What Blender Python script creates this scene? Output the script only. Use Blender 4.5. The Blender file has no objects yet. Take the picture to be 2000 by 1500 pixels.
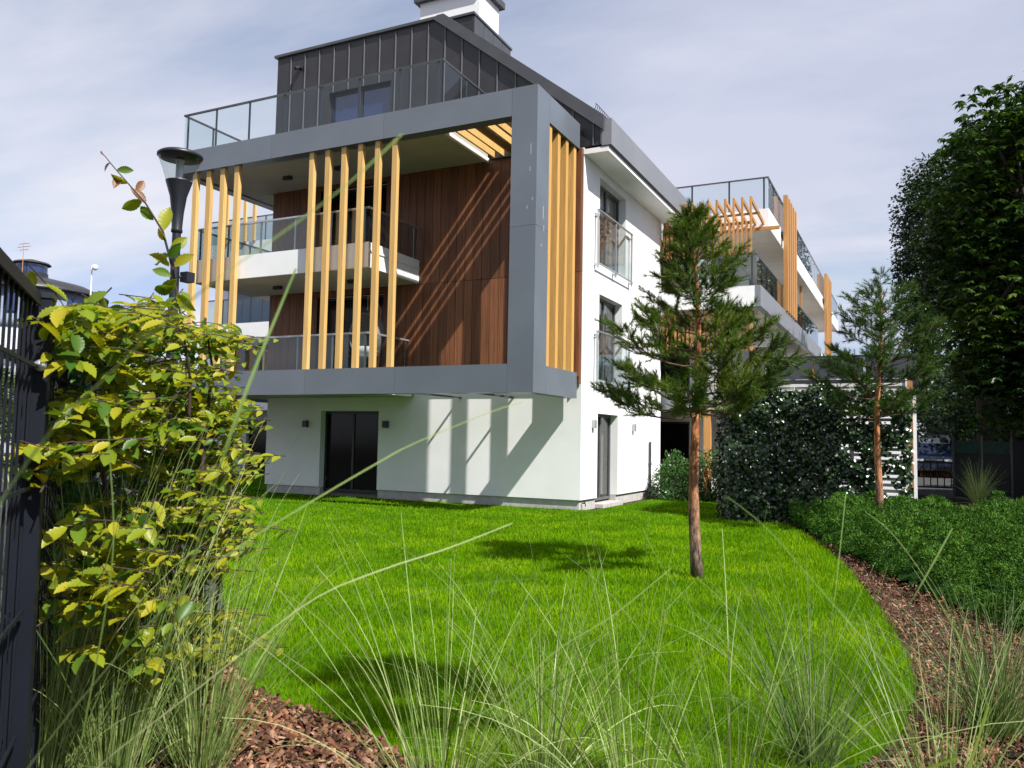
import bpy, math, random
import numpy as np
from mathutils import Vector, Matrix
random.seed(7); RNG = np.random.default_rng(11)
rad = math.radians
sc = bpy.context.scene
COL = sc.collection
# ------------------------------------------------------------------ camera
FPX = 1597.1; YAW, PITCH, ROLL = rad(26.2226), rad(3.9141), rad(1.0532)
CAMZ = 1.6
def cam_axes():
    cy, sy = math.cos(YAW), math.sin(YAW)
    f = Vector((-sy*math.cos(PITCH), cy*math.cos(PITCH), math.sin(PITCH)))
    r = Vector((cy, sy, 0)); u = r.cross(f)
    r2 = r*math.cos(ROLL) + u*math.sin(ROLL); u2 = -r*math.sin(ROLL) + u*math.cos(ROLL)
    return r2, u2, f
CR, CU, CF = cam_axes(); CPOS = Vector((0, 0, CAMZ))
cam = bpy.data.cameras.new('camera'); cam_o = bpy.data.objects.new('camera', cam); COL.objects.link(cam_o)
cam_o.matrix_world = Matrix(((CR.x, CU.x, -CF.x, 0), (CR.y, CU.y, -CF.y, 0), (CR.z, CU.z, -CF.z, CAMZ), (0, 0, 0, 1)))
cam.sensor_width = 36; cam.lens = FPX/2000*36; cam.clip_end = 2000; cam.clip_start = 0.05
cam.dof.use_dof = True; cam.dof.focus_distance = 14; cam.dof.aperture_fstop = 9
sc.camera = cam_o
def at(px, py, f):                      # pixel of the photograph at depth f -> point
    d = CR*((px-1000)/FPX) - CU*((py-750)/FPX) + CF
    return CPOS + d*f
def gnd(px, py, z=0.0):
    d = CR*((px-1000)/FPX) - CU*((py-750)/FPX) + CF
    return CPOS + d*((z-CAMZ)/d.z)
def hpos(px, f, z=0.0):                 # horizontal position from pixel column and ground distance
    d = CR*((px-1000)/FPX) + CF
    h = Vector((CF.x, CF.y, 0)).normalized(); dd = Vector((d.x, d.y, 0)); dd *= f/dd.dot(h)
    return Vector((dd.x, dd.y, z))
# ------------------------------------------------------------------ sky, sun, exposure
SUN = Vector((2.36, -1.0, 3.02)).normalized()
elev = math.asin(SUN.z); az = math.atan2(SUN.x, SUN.y)
w = bpy.data.worlds.new('World'); sc.world = w; w.use_nodes = True
nt = w.node_tree; N = nt.nodes; L = nt.links
for n in list(N): N.remove(n)
wo = N.new('ShaderNodeOutputWorld'); bg = N.new('ShaderNodeBackground')
sky = N.new('ShaderNodeTexSky'); sky.sky_type = 'NISHITA'; sky.sun_disc = False
sky.sun_elevation = elev; sky.sun_rotation = az; sky.air_density = 1.0; sky.dust_density = 1.2
bg.inputs['Strength'].default_value = 0.087
tc = N.new('ShaderNodeTexCoord'); sep = N.new('ShaderNodeSeparateXYZ'); L.new(tc.outputs['Generated'], sep.inputs[0])
# project the direction on a flat cloud deck so the clouds stretch towards the horizon
mz = N.new('ShaderNodeMath'); mz.operation = 'MAXIMUM'; mz.inputs[1].default_value = 0.0; L.new(sep.outputs['Z'], mz.inputs[0])
ad = N.new('ShaderNodeMath'); ad.operation = 'ADD'; ad.inputs[1].default_value = 0.14; L.new(mz.outputs[0], ad.inputs[0])
dx = N.new('ShaderNodeMath'); dx.operation = 'DIVIDE'; L.new(sep.outputs['X'], dx.inputs[0]); L.new(ad.outputs[0], dx.inputs[1])
dy = N.new('ShaderNodeMath'); dy.operation = 'DIVIDE'; L.new(sep.outputs['Y'], dy.inputs[0]); L.new(ad.outputs[0], dy.inputs[1])
cmb = N.new('ShaderNodeCombineXYZ'); L.new(dx.outputs[0], cmb.inputs[0]); L.new(dy.outputs[0], cmb.inputs[1])
mp = N.new('ShaderNodeMapping'); mp.inputs['Rotation'].default_value = (0, 0, rad(35)); mp.inputs['Scale'].default_value = (0.55, 1.0, 1); mp.inputs['Location'].default_value = (3.1, 1.7, 0)
L.new(cmb.outputs[0], mp.inputs[0])
n1 = N.new('ShaderNodeTexNoise'); n1.inputs['Scale'].default_value = 0.95; n1.inputs['Detail'].default_value = 7; n1.inputs['Roughness'].default_value = 0.55; n1.inputs['Distortion'].default_value = 0.4
L.new(mp.outputs[0], n1.inputs['Vector'])
rp = N.new('ShaderNodeValToRGB'); rp.color_ramp.elements[0].position = 0.36; rp.color_ramp.elements[0].color = (0.22, 0.22, 0.22, 1); rp.color_ramp.elements[1].position = 0.60; rp.color_ramp.elements[1].color = (0.98, 0.98, 0.98, 1)
L.new(n1.outputs['Fac'], rp.inputs[0])
n2 = N.new('ShaderNodeTexNoise'); n2.inputs['Scale'].default_value = 0.5; n2.inputs['Detail'].default_value = 4; L.new(mp.outputs[0], n2.inputs['Vector'])
cl = N.new('ShaderNodeMixRGB'); cl.inputs[1].default_value = (4.3, 4.5, 5.5, 1); cl.inputs[2].default_value = (6.0, 6.0, 6.5, 1)
rp2 = N.new('ShaderNodeValToRGB'); rp2.color_ramp.elements[0].position = 0.38; rp2.color_ramp.elements[1].position = 0.60
L.new(n2.outputs['Fac'], rp2.inputs[0]); L.new(rp2.outputs[0], cl.inputs[0])
mx = N.new('ShaderNodeMixRGB'); L.new(rp.outputs[0], mx.inputs[0]); dk = N.new('ShaderNodeMixRGB'); dk.blend_type = 'DARKEN'; dk.inputs[0].default_value = 1; dk.inputs[2].default_value = (2.2, 3.6, 7.0, 1); L.new(sky.outputs[0], dk.inputs[1]); L.new(dk.outputs[0], mx.inputs[1]); L.new(cl.outputs[0], mx.inputs[2])
L.new(mx.outputs[0], bg.inputs['Color']); L.new(bg.outputs[0], wo.inputs[0])
sun = bpy.data.lights.new('sun', 'SUN'); sun.energy = 5.0; sun.angle = rad(0.53); sun.color = (1.0, 0.965, 0.91)
sun_o = bpy.data.objects.new('sun', sun); COL.objects.link(sun_o)
sun_o.rotation_euler = SUN.to_track_quat('Z', 'Y').to_euler(); sun_o.location = (10, -5, 30)
sc.view_settings.view_transform = 'Standard'; sc.view_settings.look = 'None'; sc.view_settings.exposure = 0.80; sc.view_settings.gamma = 1
sc.view_settings.use_curve_mapping = False
sc.render.engine = 'CYCLES'; sc.cycles.use_denoising = True; sc.cycles.max_bounces = 7; sc.cycles.transparent_max_bounces = 16
sc.cycles.sample_clamp_indirect = 6; sc.cycles.caustics_reflective = False; sc.cycles.caustics_refractive = False
# ------------------------------------------------------------------ materials
M = {}
def newmat(name):
    m = bpy.data.materials.new(name); m.use_nodes = True; M[name] = m
    return m, m.node_tree.nodes, m.node_tree.links, m.node_tree.nodes['Principled BSDF']
def solid(name, c, rough=0.6, var=0.08, scale=3.0, metal=0.0, bump=0.0, bscale=60, stretch=(1, 1, 1), spec=0.5, c2=None, lo=.35, hi=.65, detail=5):
    m, n, l, b = newmat(name)
    b.inputs['Roughness'].default_value = rough; b.inputs['Metallic'].default_value = metal; b.inputs['Specular IOR Level'].default_value = spec
    t = n.new('ShaderNodeTexCoord'); mp_ = n.new('ShaderNodeMapping'); mp_.inputs['Scale'].default_value = stretch
    l.new(t.outputs['Object'], mp_.inputs[0])
    no = n.new('ShaderNodeTexNoise'); no.inputs['Scale'].default_value = scale; no.inputs['Detail'].default_value = detail; l.new(mp_.outputs[0], no.inputs['Vector'])
    r = n.new('ShaderNodeValToRGB'); r.color_ramp.elements[0].position = lo; r.color_ramp.elements[1].position = hi
    a = c2 if c2 else tuple(x*(1-var) for x in c); d = c if c2 else tuple(x*(1+var) for x in c)
    r.color_ramp.elements[0].color = (*a, 1); r.color_ramp.elements[1].color = (*d, 1)
    l.new(no.outputs['Fac'], r.inputs[0]); l.new(r.outputs[0], b.inputs['Base Color'])
    if bump:
        n3 = n.new('ShaderNodeTexNoise'); n3.inputs['Scale'].default_value = bscale; n3.inputs['Detail'].default_value = 4; l.new(mp_.outputs[0], n3.inputs['Vector'])
        bp = n.new('ShaderNodeBump'); bp.inputs['Strength'].default_value = bump; bp.inputs['Distance'].default_value = 0.02
        l.new(n3.outputs['Fac'], bp.inputs['Height']); l.new(bp.outputs[0], b.inputs['Normal'])
    return m
def objvar(name, c1, c2, rough, grain=(40, 40, 2), gs=1.0, gamt=0.35, bump=0.1, spec=0.4):
    """timber-like: colour differs from piece to piece, grain stretched along Z"""
    m, n, l, b = newmat(name); b.inputs['Roughness'].default_value = rough; b.inputs['Specular IOR Level'].default_value = spec
    oi = n.new('ShaderNodeObjectInfo'); mix = n.new('ShaderNodeMixRGB'); mix.inputs[1].default_value = (*c1, 1); mix.inputs[2].default_value = (*c2, 1); l.new(oi.outputs['Random'], mix.inputs[0])
    t = n.new('ShaderNodeTexCoord'); mp_ = n.new('ShaderNodeMapping'); mp_.inputs['Scale'].default_value = grain; l.new(t.outputs['Object'], mp_.inputs[0])
    ofs = n.new('ShaderNodeVectorMath'); ofs.operation = 'SCALE'; ofs.inputs['Scale'].default_value = 37.0
    cb = n.new('ShaderNodeCombineXYZ'); l.new(oi.outputs['Random'], cb.inputs[0]); l.new(oi.outputs['Random'], cb.inputs[2]); l.new(cb.outputs[0], ofs.inputs[0]); l.new(ofs.outputs[0], mp_.inputs['Location'])
    no = n.new('ShaderNodeTexNoise'); no.inputs['Scale'].default_value = gs; no.inputs['Detail'].default_value = 6; no.inputs['Roughness'].default_value = .65; l.new(mp_.outputs[0], no.inputs['Vector'])
    r = n.new('ShaderNodeMapRange'); r.inputs['From Min'].default_value = .3; r.inputs['From Max'].default_value = .7; r.inputs['To Min'].default_value = 1-gamt; r.inputs['To Max'].default_value = 1+gamt*.6; l.new(no.outputs['Fac'], r.inputs['Value'])
    mu = n.new('ShaderNodeMixRGB'); mu.blend_type = 'MULTIPLY'; mu.inputs[0].default_value = 1; l.new(mix.outputs[0], mu.inputs[1]); l.new(r.outputs[0], mu.inputs[2]); l.new(mu.outputs[0], b.inputs['Base Color'])
    if bump:
        bp = n.new('ShaderNodeBump'); bp.inputs['Strength'].default_value = bump; bp.inputs['Distance'].default_value = .01; l.new(no.outputs['Fac'], bp.inputs['Height']); l.new(bp.outputs[0], b.inputs['Normal'])
    return m
def glass(name, tint, refl=1.0, rough=0.0, ior=1.5):
    m = bpy.data.materials.new(name); m.use_nodes = True; M[name] = m; n = m.node_tree.nodes; l = m.node_tree.links
    for x in list(n): n.remove(x)
    o = n.new('ShaderNodeOutputMaterial'); t = n.new('ShaderNodeBsdfTransparent'); t.inputs[0].default_value = (*tint, 1)
    g = n.new('ShaderNodeBsdfGlossy'); g.inputs['Roughness'].default_value = rough; g.inputs['Color'].default_value = (refl, refl, refl, 1)
    lw = n.new('ShaderNodeLayerWeight'); lw.inputs['Blend'].default_value = .5; pw = n.new('ShaderNodeMath'); pw.operation = 'POWER'; pw.inputs[1].default_value = 5; l.new(lw.outputs['Facing'], pw.inputs[0])
    r0 = ((ior-1)/(ior+1))**2; f = n.new('ShaderNodeMath'); f.operation = 'MULTIPLY_ADD'; f.inputs[1].default_value = 1-r0; f.inputs[2].default_value = r0; l.new(pw.outputs[0], f.inputs[0]); mi = n.new('ShaderNodeMixShader')
    l.new(f.outputs[0], mi.inputs[0]); l.new(t.outputs[0], mi.inputs[1]); l.new(g.outputs[0], mi.inputs[2]); l.new(mi.outputs[0], o.inputs[0])
    return m
def foliage(name, cols, rough=0.5, trans=0.35, spec=0.35, tcol=None, posvar=0.0, pscale=0.6):
    """leaf: colour by island and object, part of the light goes through"""
    m, n, l, b = newmat(name); out = n['Material Output']
    g = n.new('ShaderNodeNewGeometry'); oi = n.new('ShaderNodeObjectInfo'); s = n.new('ShaderNodeMath'); s.operation = 'ADD'
    l.new(g.outputs['Random Per Island'], s.inputs[0]); l.new(oi.outputs['Random'], s.inputs[1])
    fr = n.new('ShaderNodeMath'); fr.operation = 'FRACT'; l.new(s.outputs[0], fr.inputs[0])
    last = fr
    if posvar:
        t = n.new('ShaderNodeTexCoord'); no = n.new('ShaderNodeTexNoise'); no.inputs['Scale'].default_value = pscale; no.inputs['Detail'].default_value = 3; l.new(t.outputs['Object'], no.inputs['Vector'])
        mr = n.new('ShaderNodeMapRange'); mr.inputs['From Min'].default_value = .33; mr.inputs['From Max'].default_value = .67; l.new(no.outputs['Fac'], mr.inputs['Value'])
        mi = n.new('ShaderNodeMix'); mi.data_type = 'FLOAT'; mi.inputs[0].default_value = posvar; l.new(fr.outputs[0], mi.inputs[2]); l.new(mr.outputs[0], mi.inputs[3]); last = mi
    r = n.new('ShaderNodeValToRGB'); e = r.color_ramp.elements
    while len(e) < len(cols): e.new(0.5)
    for i, c in enumerate(cols): e[i].position = i/(len(cols)-1); e[i].color = (*c, 1)
    l.new(last.outputs[0], r.inputs[0]); l.new(r.outputs[0], b.inputs['Base Color'])
    b.inputs['Roughness'].default_value = rough; b.inputs['Specular IOR Level'].default_value = spec
    tr = n.new('ShaderNodeBsdfTranslucent'); mul = n.new('ShaderNodeMixRGB'); mul.blend_type = 'MULTIPLY'; mul.inputs[0].default_value = 1; mul.inputs[2].default_value = (*(tcol or (1.5, 1.6, .5)), 1)
    l.new(r.outputs[0], mul.inputs[1]); l.new(mul.outputs[0], tr.inputs[0])
    ms = n.new('ShaderNodeMixShader'); ms.inputs[0].default_value = trans; l.new(b.outputs[0], ms.inputs[1]); l.new(tr.outputs[0], ms.inputs[2]); l.new(ms.outputs[0], out.inputs[0])
    return m
solid('render_white', (.80, .80, .79), .85, .03, 1.2, bump=.12, bscale=220, spec=.2)
solid('plinth_grey', (.43, .415, .40), .9, .10, 6, bump=.3, bscale=150)
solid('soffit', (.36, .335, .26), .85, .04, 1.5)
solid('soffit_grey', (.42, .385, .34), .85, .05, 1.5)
solid('frame_metal', (.116, .134, .158), .33, .07, .9, spec=.8)
solid('zinc', (.026, .025, .028), .45, .16, 1.6, spec=.45)
solid('zinc_edge', (.058, .060, .066), .4, .1, 2)
solid('seam_metal', (.13, .13, .14), .35, .1, 4)
solid('gutter_metal', (.19, .195, .21), .38, .06, .8)
solid('dark_metal', (.022, .024, .03), .45, .1, 4)
solid('rail_metal', (.05, .055, .065), .4, .1, 4)
solid('steel', (.42, .43, .44), .35, .08, 5, metal=.6)
solid('lamp_black', (.012, .014, .02), .4, .1, 5)
solid('window_grey', (.10, .105, .11), .4, .08, 4)
solid('anthracite', (.02, .021, .024), .4, .1, 4)
objvar('larch', (.56, .34, .115), (.66, .42, .15), .55, (22, 22, 1.1), 1, .22, .06)
objvar('larch_deep', (.50, .275, .075), (.60, .34, .10), .55, (22, 22, 1.1), 1, .25, .06)
objvar('larch_orange', (.40, .19, .06), (.50, .25, .08), .55, (22, 22, 1.1), 1, .25, .06)
objvar('brown_board', (.145, .055, .024), (.235, .092, .040), .5, (26, 26, .9), 1, .5, .08)
solid('brown_back', (.015, .008, .005), .9)
solid('wall_dark', (.02, .02, .02), .9)
solid('interior', (.18, .16, .14), .9)
solid('curtain', (.50, .44, .36), .9, .15, 9, stretch=(14, 14, .4))
solid('chimney_white', (.80, .79, .78), .85, .03, 2)
solid('timber_post', (.42, .20, .08), .7, .2, 20, stretch=(8, 8, 1))
solid('white_paint', (.75, .74, .72), .6, .06, 5)
glass('glass_rail', (.92, .955, .96), .8, 0, 1.36)
glass('glass_rail_dark', (.78, .83, .83), .9, 0, 1.6)
glass('glass_window', (.72, .75, .75), 1, 0, 1.8)
solid('glass_blue', (.012, .03, .10), .06, .1, 1, spec=.9)
solid('glass_black', (.004, .004, .005), .09, .1, 1, spec=.22)
glass('lamp_glass', (.82, .85, .84), .9, .03, 1.5)
def pine_bark():
    m, n, l, b = newmat('bark_pine'); b.inputs['Roughness'].default_value = .9
    t = n.new('ShaderNodeTexCoord'); mp_ = n.new('ShaderNodeMapping'); mp_.inputs['Scale'].default_value = (1, 1, .3); l.new(t.outputs['Object'], mp_.inputs[0])
    no = n.new('ShaderNodeTexNoise'); no.inputs['Scale'].default_value = 22; no.inputs['Detail'].default_value = 7; no.inputs['Roughness'].default_value = .7; l.new(mp_.outputs[0], no.inputs['Vector'])
    def ramp(a, c):
        r = n.new('ShaderNodeValToRGB'); r.color_ramp.elements[0].position = .40; r.color_ramp.elements[1].position = .60; r.color_ramp.elements[0].color = (*a, 1); r.color_ramp.elements[1].color = (*c, 1); l.new(no.outputs['Fac'], r.inputs[0]); return r
    lo = ramp((.030, .020, .016), (.27, .18, .125)); hi = ramp((.11, .034, .014), (.56, .22, .075))
    sp = n.new('ShaderNodeSeparateXYZ'); l.new(t.outputs['Object'], sp.inputs[0]); n2_ = n.new('ShaderNodeTexNoise'); n2_.inputs['Scale'].default_value = 5; l.new(t.outputs['Object'], n2_.inputs['Vector'])
    ad_ = n.new('ShaderNodeMath'); ad_.operation = 'ADD'; l.new(sp.outputs['Z'], ad_.inputs[0]); l.new(n2_.outputs['Fac'], ad_.inputs[1])
    mr = n.new('ShaderNodeMapRange'); mr.inputs['From Min'].default_value = .8; mr.inputs['From Max'].default_value = 2.1; l.new(ad_.outputs[0], mr.inputs['Value'])
    mi = n.new('ShaderNodeMixRGB'); l.new(mr.outputs[0], mi.inputs[0]); l.new(lo.outputs[0], mi.inputs[1]); l.new(hi.outputs[0], mi.inputs[2]); l.new(mi.outputs[0], b.inputs['Base Color'])
    bp = n.new('ShaderNodeBump'); bp.inputs['Strength'].default_value = .9; bp.inputs['Distance'].default_value = .02; l.new(no.outputs['Fac'], bp.inputs['Height']); l.new(bp.outputs[0], b.inputs['Normal'])
pine_bark()
solid('bark_branch', (.09, .048, .03), .9, .3, 16)
solid('bark_dark', (.045, .035, .028), .95, .3, 12, bump=.6, bscale=30, stretch=(1, 1, .3))
solid('bark_twig', (.045, .026, .018), .8, .3, 20)
solid('soil', (.05, .036, .024), .95, .3, 3, bump=.5, bscale=30, spec=.05)
solid('asphalt', (.055, .055, .055), .95, .15, 5, bump=.2, bscale=200, spec=.05)
foliage('grass', [(.062, .16, .003), (.118, .26, .004), (.185, .35, .006), (.31, .43, .012)], .85, .40, .0, (1.25, 1.15, .2), .55, .9)
solid('lawn_base', (.035, .095, .004), .95, .35, 2.5, spec=0)
foliage('chips', [(.020, .009, .006), (.07, .026, .013), (.15, .055, .026), (.26, .12, .065), (.045, .02, .013), (.10, .04, .02), (.34, .20, .13), (.05, .022, .014)], .85, .0, .25)
foliage('reed', [(.09, .15, .035), (.17, .26, .06), (.26, .36, .10), (.44, .48, .22), (.14, .23, .05), (.32, .40, .14)], .45, .25, .4, (1.2, 1.3, .6))
foliage('reed_dark', [(.05, .09, .03), (.09, .15, .045), (.15, .22, .07), (.26, .30, .13)], .45, .25, .4, (1.2, 1.3, .6))
foliage('needle', [(.020, .046, .009), (.048, .095, .014), (.10, .15, .02), (.23, .245, .035)], .45, .2, .12, (1.3, 1.4, .5), .5, 2.2)
foliage('needle_dark', [(.020, .048, .010), (.045, .092, .015), (.09, .145, .022)], .45, .2, .12, (1.3, 1.4, .5), .4, 2.2)
foliage('juniper', [(.013, .042, .006), (.030, .088, .010), (.060, .14, .015), (.115, .205, .024)], .5, .06, .06, (1.3, 1.4, .5), .45, 2.5)
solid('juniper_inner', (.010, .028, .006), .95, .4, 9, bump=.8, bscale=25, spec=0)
foliage('ivy_leaf', [(.005, .016, .005), (.010, .030, .008), (.018, .05, .011), (.05, .10, .02)], .30, .08, .7)
foliage('shrub_leaf', [(.02, .06, .012), (.035, .10, .018), (.06, .14, .025)], .35, .2, .5)
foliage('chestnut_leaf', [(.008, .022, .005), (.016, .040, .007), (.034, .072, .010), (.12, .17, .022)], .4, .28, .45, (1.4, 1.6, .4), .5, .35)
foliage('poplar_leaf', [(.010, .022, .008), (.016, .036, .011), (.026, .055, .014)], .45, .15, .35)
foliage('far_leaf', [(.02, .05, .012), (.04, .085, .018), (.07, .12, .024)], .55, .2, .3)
foliage('hornbeam_leaf', [(.04, .11, .012), (.12, .20, .012), (.26, .30, .014), (.40, .35, .022), (.10, .18, .012), (.33, .33, .016), (.19, .26, .012)], .42, .42, .4, (1.35, 1.3, .4))
foliage('hornbeam_green_shaded', [(.025, .075, .012), (.04, .11, .014), (.06, .14, .014)], .45, .3, .35, (1.3, 1.4, .4))  # inner leaves: greener, and darkened to imitate shade inside the shrub
foliage('hornbeam_brown', [(.16, .06, .03), (.22, .10, .04), (.13, .15, .03)], .45, .35, .4, (1.3, 1.1, .6))
solid('van_paint', (.03, .045, .085), .25, .05, 2, spec=.6)
solid('van_roof_skylit', (.60, .65, .72), .3, .05, 2, spec=.6)  # pale blue colour stands in for sky light reflected on the roof
solid('tyre', (.012, .012, .012), .85)
solid('lens', (.6, .62, .65), .1, .05, 5, spec=.8)
solid('mesh_green', (.012, .05, .035), .8, .3, 6)
solid('fence_dark', (.007, .009, .014), .5, .15, 3, spec=.2)
solid('clay', (.42, .15, .05), .95, .3, 3, bump=.4, bscale=8)
solid('round_wall', (.16, .20, .27), .8, .1, 1)
solid('wicker', (.20, .19, .18), .8, .3, 30)
solid('cushion', (.45, .45, .46), .9, .1, 6)
solid('render_cool', (.66, .68, .72), .85, .04, 1.2)
# ------------------------------------------------------------------ helpers
def tag(o, label=None, cat=None, group=None, kind=None):
    if label: o['label'] = label
    if cat: o['category'] = cat
    if group: o['group'] = group
    if kind: o['kind'] = kind
    return o
def empty(name, loc, label, cat, group=None):
    o = bpy.data.objects.new(name, None); COL.objects.link(o); o.location = loc; o.empty_display_size = .2
    return tag(o, label, cat, group)
def base_of(p):
    v = Vector((0, 0, 0))
    while p: v += p.location; p = p.parent
    return v
class MB:
    def __init__(s): s.v = []; s.f = []
    def box(s, x0, x1, y0, y1, z0, z1):
        i = len(s.v); s.v += [(x, y, z) for z in (z0, z1) for y in (y0, y1) for x in (x0, x1)]
        s.f += [tuple(i+k for k in q) for q in ((0, 2, 3, 1), (4, 5, 7, 6), (0, 1, 5, 4), (2, 6, 7, 3), (0, 4, 6, 2), (1, 3, 7, 5))]; return s
    def prism(s, poly, axis, a, b):
        """poly: 2D points in the two other axes, extruded from a to b along axis"""
        i = len(s.v); n = len(poly)
        for t in (a, b):
            for p in poly:
                s.v.append({'y': (p[0], t, p[1]), 'x': (t, p[0], p[1]), 'z': (p[0], p[1], t)}[axis])
        s.f.append(tuple(range(i, i+n))); s.f.append(tuple(range(i+2*n-1, i+n-1, -1)))
        for k in range(n): s.f.append((i+k, i+n+k, i+n+(k+1) % n, i+(k+1) % n))
        return s
    def tube(s, pts, rs, n=8, cap=True):
        pts = [Vector(p) for p in pts]; i0 = len(s.v); up = Vector((0.13, .21, 1)).normalized(); rings = []
        for k, p in enumerate(pts):
            d = (pts[min(k+1, len(pts)-1)] - pts[max(k-1, 0)]).normalized()
            a = d.cross(up) if abs(d.dot(up)) < .98 else d.cross(Vector((1, 0, 0))); a.normalize(); b = d.cross(a)
            r = rs[k] if hasattr(rs, '__len__') else rs; rings.append(len(s.v))
            for j in range(n):
                t = 2*math.pi*j/n; s.v.append(tuple(p + a*(r*math.cos(t)) + b*(r*math.sin(t))))
        for k in range(len(pts)-1):
            for j in range(n): s.f.append((rings[k]+j, rings[k]+(j+1) % n, rings[k+1]+(j+1) % n, rings[k+1]+j))
        if cap: s.f.append(tuple(rings[0]+j for j in range(n-1, -1, -1))); s.f.append(tuple(rings[-1]+j for j in range(n)))
        return s
    def lathe(s, prof, c, n=24, zs=1.0):
        i = len(s.v); prof = [(a, b*zs) for a, b in prof]
        for r, z in prof:
            for j in range(n): t = 2*math.pi*j/n; s.v.append((c[0]+r*math.cos(t), c[1]+r*math.sin(t), c[2]+z))
        for k in range(len(prof)-1):
            for j in range(n): s.f.append((i+k*n+j, i+k*n+(j+1) % n, i+(k+1)*n+(j+1) % n, i+(k+1)*n+j))
        return s
    def wall(s, axis, p, t, u0, u1, z0, z1, holes):
        """wall slab with real openings. axis 'y': faces -Y at y=p (back p+t); axis 'x': faces +X at x=p (back p-t)"""
        us = sorted({u0, u1, *[h[0] for h in holes], *[h[1] for h in holes]}); zs = sorted({z0, z1, *[h[2] for h in holes], *[h[3] for h in holes]})
        us = [u for u in us if u0 <= u <= u1]; zs = [z for z in zs if z0 <= z <= z1]; idx = {}
        q = p+t if axis == 'y' else p-t
        def V(u, z, b):
            k = (u, z, b)
            if k not in idx:
                idx[k] = len(s.v); s.v.append((u, q if b else p, z) if axis == 'y' else (q if b else p, u, z))
            return idx[k]
        def inh(i, j):
            if i < 0 or j < 0 or i >= len(us)-1 or j >= len(zs)-1: return True
            cu = (us[i]+us[i+1])/2; cz = (zs[j]+zs[j+1])/2
            return any(h[0] < cu < h[1] and h[2] < cz < h[3] for h in holes)
        for i in range(len(us)-1):
            for j in range(len(zs)-1):
                if inh(i, j): continue
                a, b, c, d = us[i], us[i+1], zs[j], zs[j+1]
                s.f.append((V(a, c, 0), V(b, c, 0), V(b, d, 0), V(a, d, 0))); s.f.append((V(a, c, 1), V(a, d, 1), V(b, d, 1), V(b, c, 1)))
                for (ii, jj, e) in ((i-1, j, ((a, d), (a, c))), (i+1, j, ((b, c), (b, d))), (i, j-1, ((a, c), (b, c))), (i, j+1, ((b, d), (a, d)))):
                    if inh(ii, jj): s.f.append((V(*e[1], 0), V(*e[0], 0), V(*e[0], 1), V(*e[1], 1)))
        return s
    def build(s, name, mat, parent=None, smooth=False):
        o_ = base_of(parent); me = bpy.data.meshes.new(name)
        me.from_pydata([(v[0]-o_.x, v[1]-o_.y, v[2]-o_.z) for v in s.v], [], s.f); me.materials.append(M[mat])
        if smooth: me.polygons.foreach_set('use_smooth', [True]*len(me.polygons))
        o = bpy.data.objects.new(name, me); COL.objects.link(o); o.parent = parent
        return o
_bm = {}
def piece(name, x0, x1, y0, y1, z0, z1, mat, parent):
    """box piece whose mesh is shared with pieces of the same size"""
    d = (round(x1-x0, 4), round(y1-y0, 4), round(z1-z0, 4), mat, name)
    if d not in _bm:
        m = MB().box(-d[0]/2, d[0]/2, -d[1]/2, d[1]/2, -d[2]/2, d[2]/2); me = bpy.data.meshes.new(name); me.from_pydata(m.v, [], m.f); me.materials.append(M[mat]); _bm[d] = me
    o = bpy.data.objects.new(name, _bm[d]); COL.objects.link(o); o.parent = parent
    o.location = Vector(((x0+x1)/2, (y0+y1)/2, (z0+z1)/2)) - base_of(parent)
    return o
def npmesh(name, V, F, mat, parent=None, smooth=False, link=True):
    """V (n,3) world, F (m,k)"""
    V = np.asarray(V, dtype=np.float32)
    if parent is not None: V = V - np.array(base_of(parent), dtype=np.float32)
    F = np.asarray(F, dtype=np.int32); k = F.shape[1]; me = bpy.data.meshes.new(name)
    me.vertices.add(len(V)); me.vertices.foreach_set('co', V.ravel()); me.loops.add(F.size); me.loops.foreach_set('vertex_index', F.ravel())
    me.polygons.add(len(F)); me.polygons.foreach_set('loop_start', np.arange(0, F.size, k, dtype=np.int32)); 
    me.update(calc_edges=True); me.materials.append(M[mat])
    if smooth: me.polygons.foreach_set('use_smooth', np.ones(len(F), bool))
    if not link: return me
    o = bpy.data.objects.new(name, me); COL.objects.link(o); o.parent = parent
    return o
def unit(a): return a/np.maximum(np.linalg.norm(a, axis=-1, keepdims=True), 1e-9)
def frames(D, N_):
    """orthonormal frames from direction D and approximate normal N_"""
    D = unit(D); S = unit(np.cross(D, N_)); return D, S, np.cross(S, D)
def stamp(T, F, P, D, N_, size):
    """copies of template T (k,3: x side, y along, z normal) at P"""
    D, S, U = frames(D, N_); size = np.asarray(size).reshape(-1, 1, 1)
    V = P[:, None, :] + size*(T[None, :, 0:1]*S[:, None] + T[None, :, 1:2]*D[:, None] + T[None, :, 2:3]*U[:, None])
    k = len(T); FF = (np.arange(len(P))[:, None, None]*k + np.asarray(F)[None]).reshape(-1, np.asarray(F).shape[1])
    return V.reshape(-1, 3), FF
def rdir(n): return unit(RNG.normal(size=(n, 3)))
LEAF4 = (np.array([(0, 0, 0), (.32, .45, .06), (0, 1, -.05), (-.32, .45, .06)]), [(0, 1, 2, 3)])
LEAF6 = (np.array([(0, 0, 0), (.30, .30, .08), (.26, .68, .05), (0, 1, -.10), (-.26, .68, .05), (-.30, .30, .08), (0, .5, -.03)]), [(0, 1, 6), (1, 2, 6), (2, 3, 6), (3, 4, 6), (4, 5, 6), (5, 0, 6)])
NEED = (np.array([(-.5, 0, 0), (.5, 0, 0), (0, 1, 0)]), [(0, 1, 2)])
def struct(o): o['kind'] = 'structure'; return o
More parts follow.
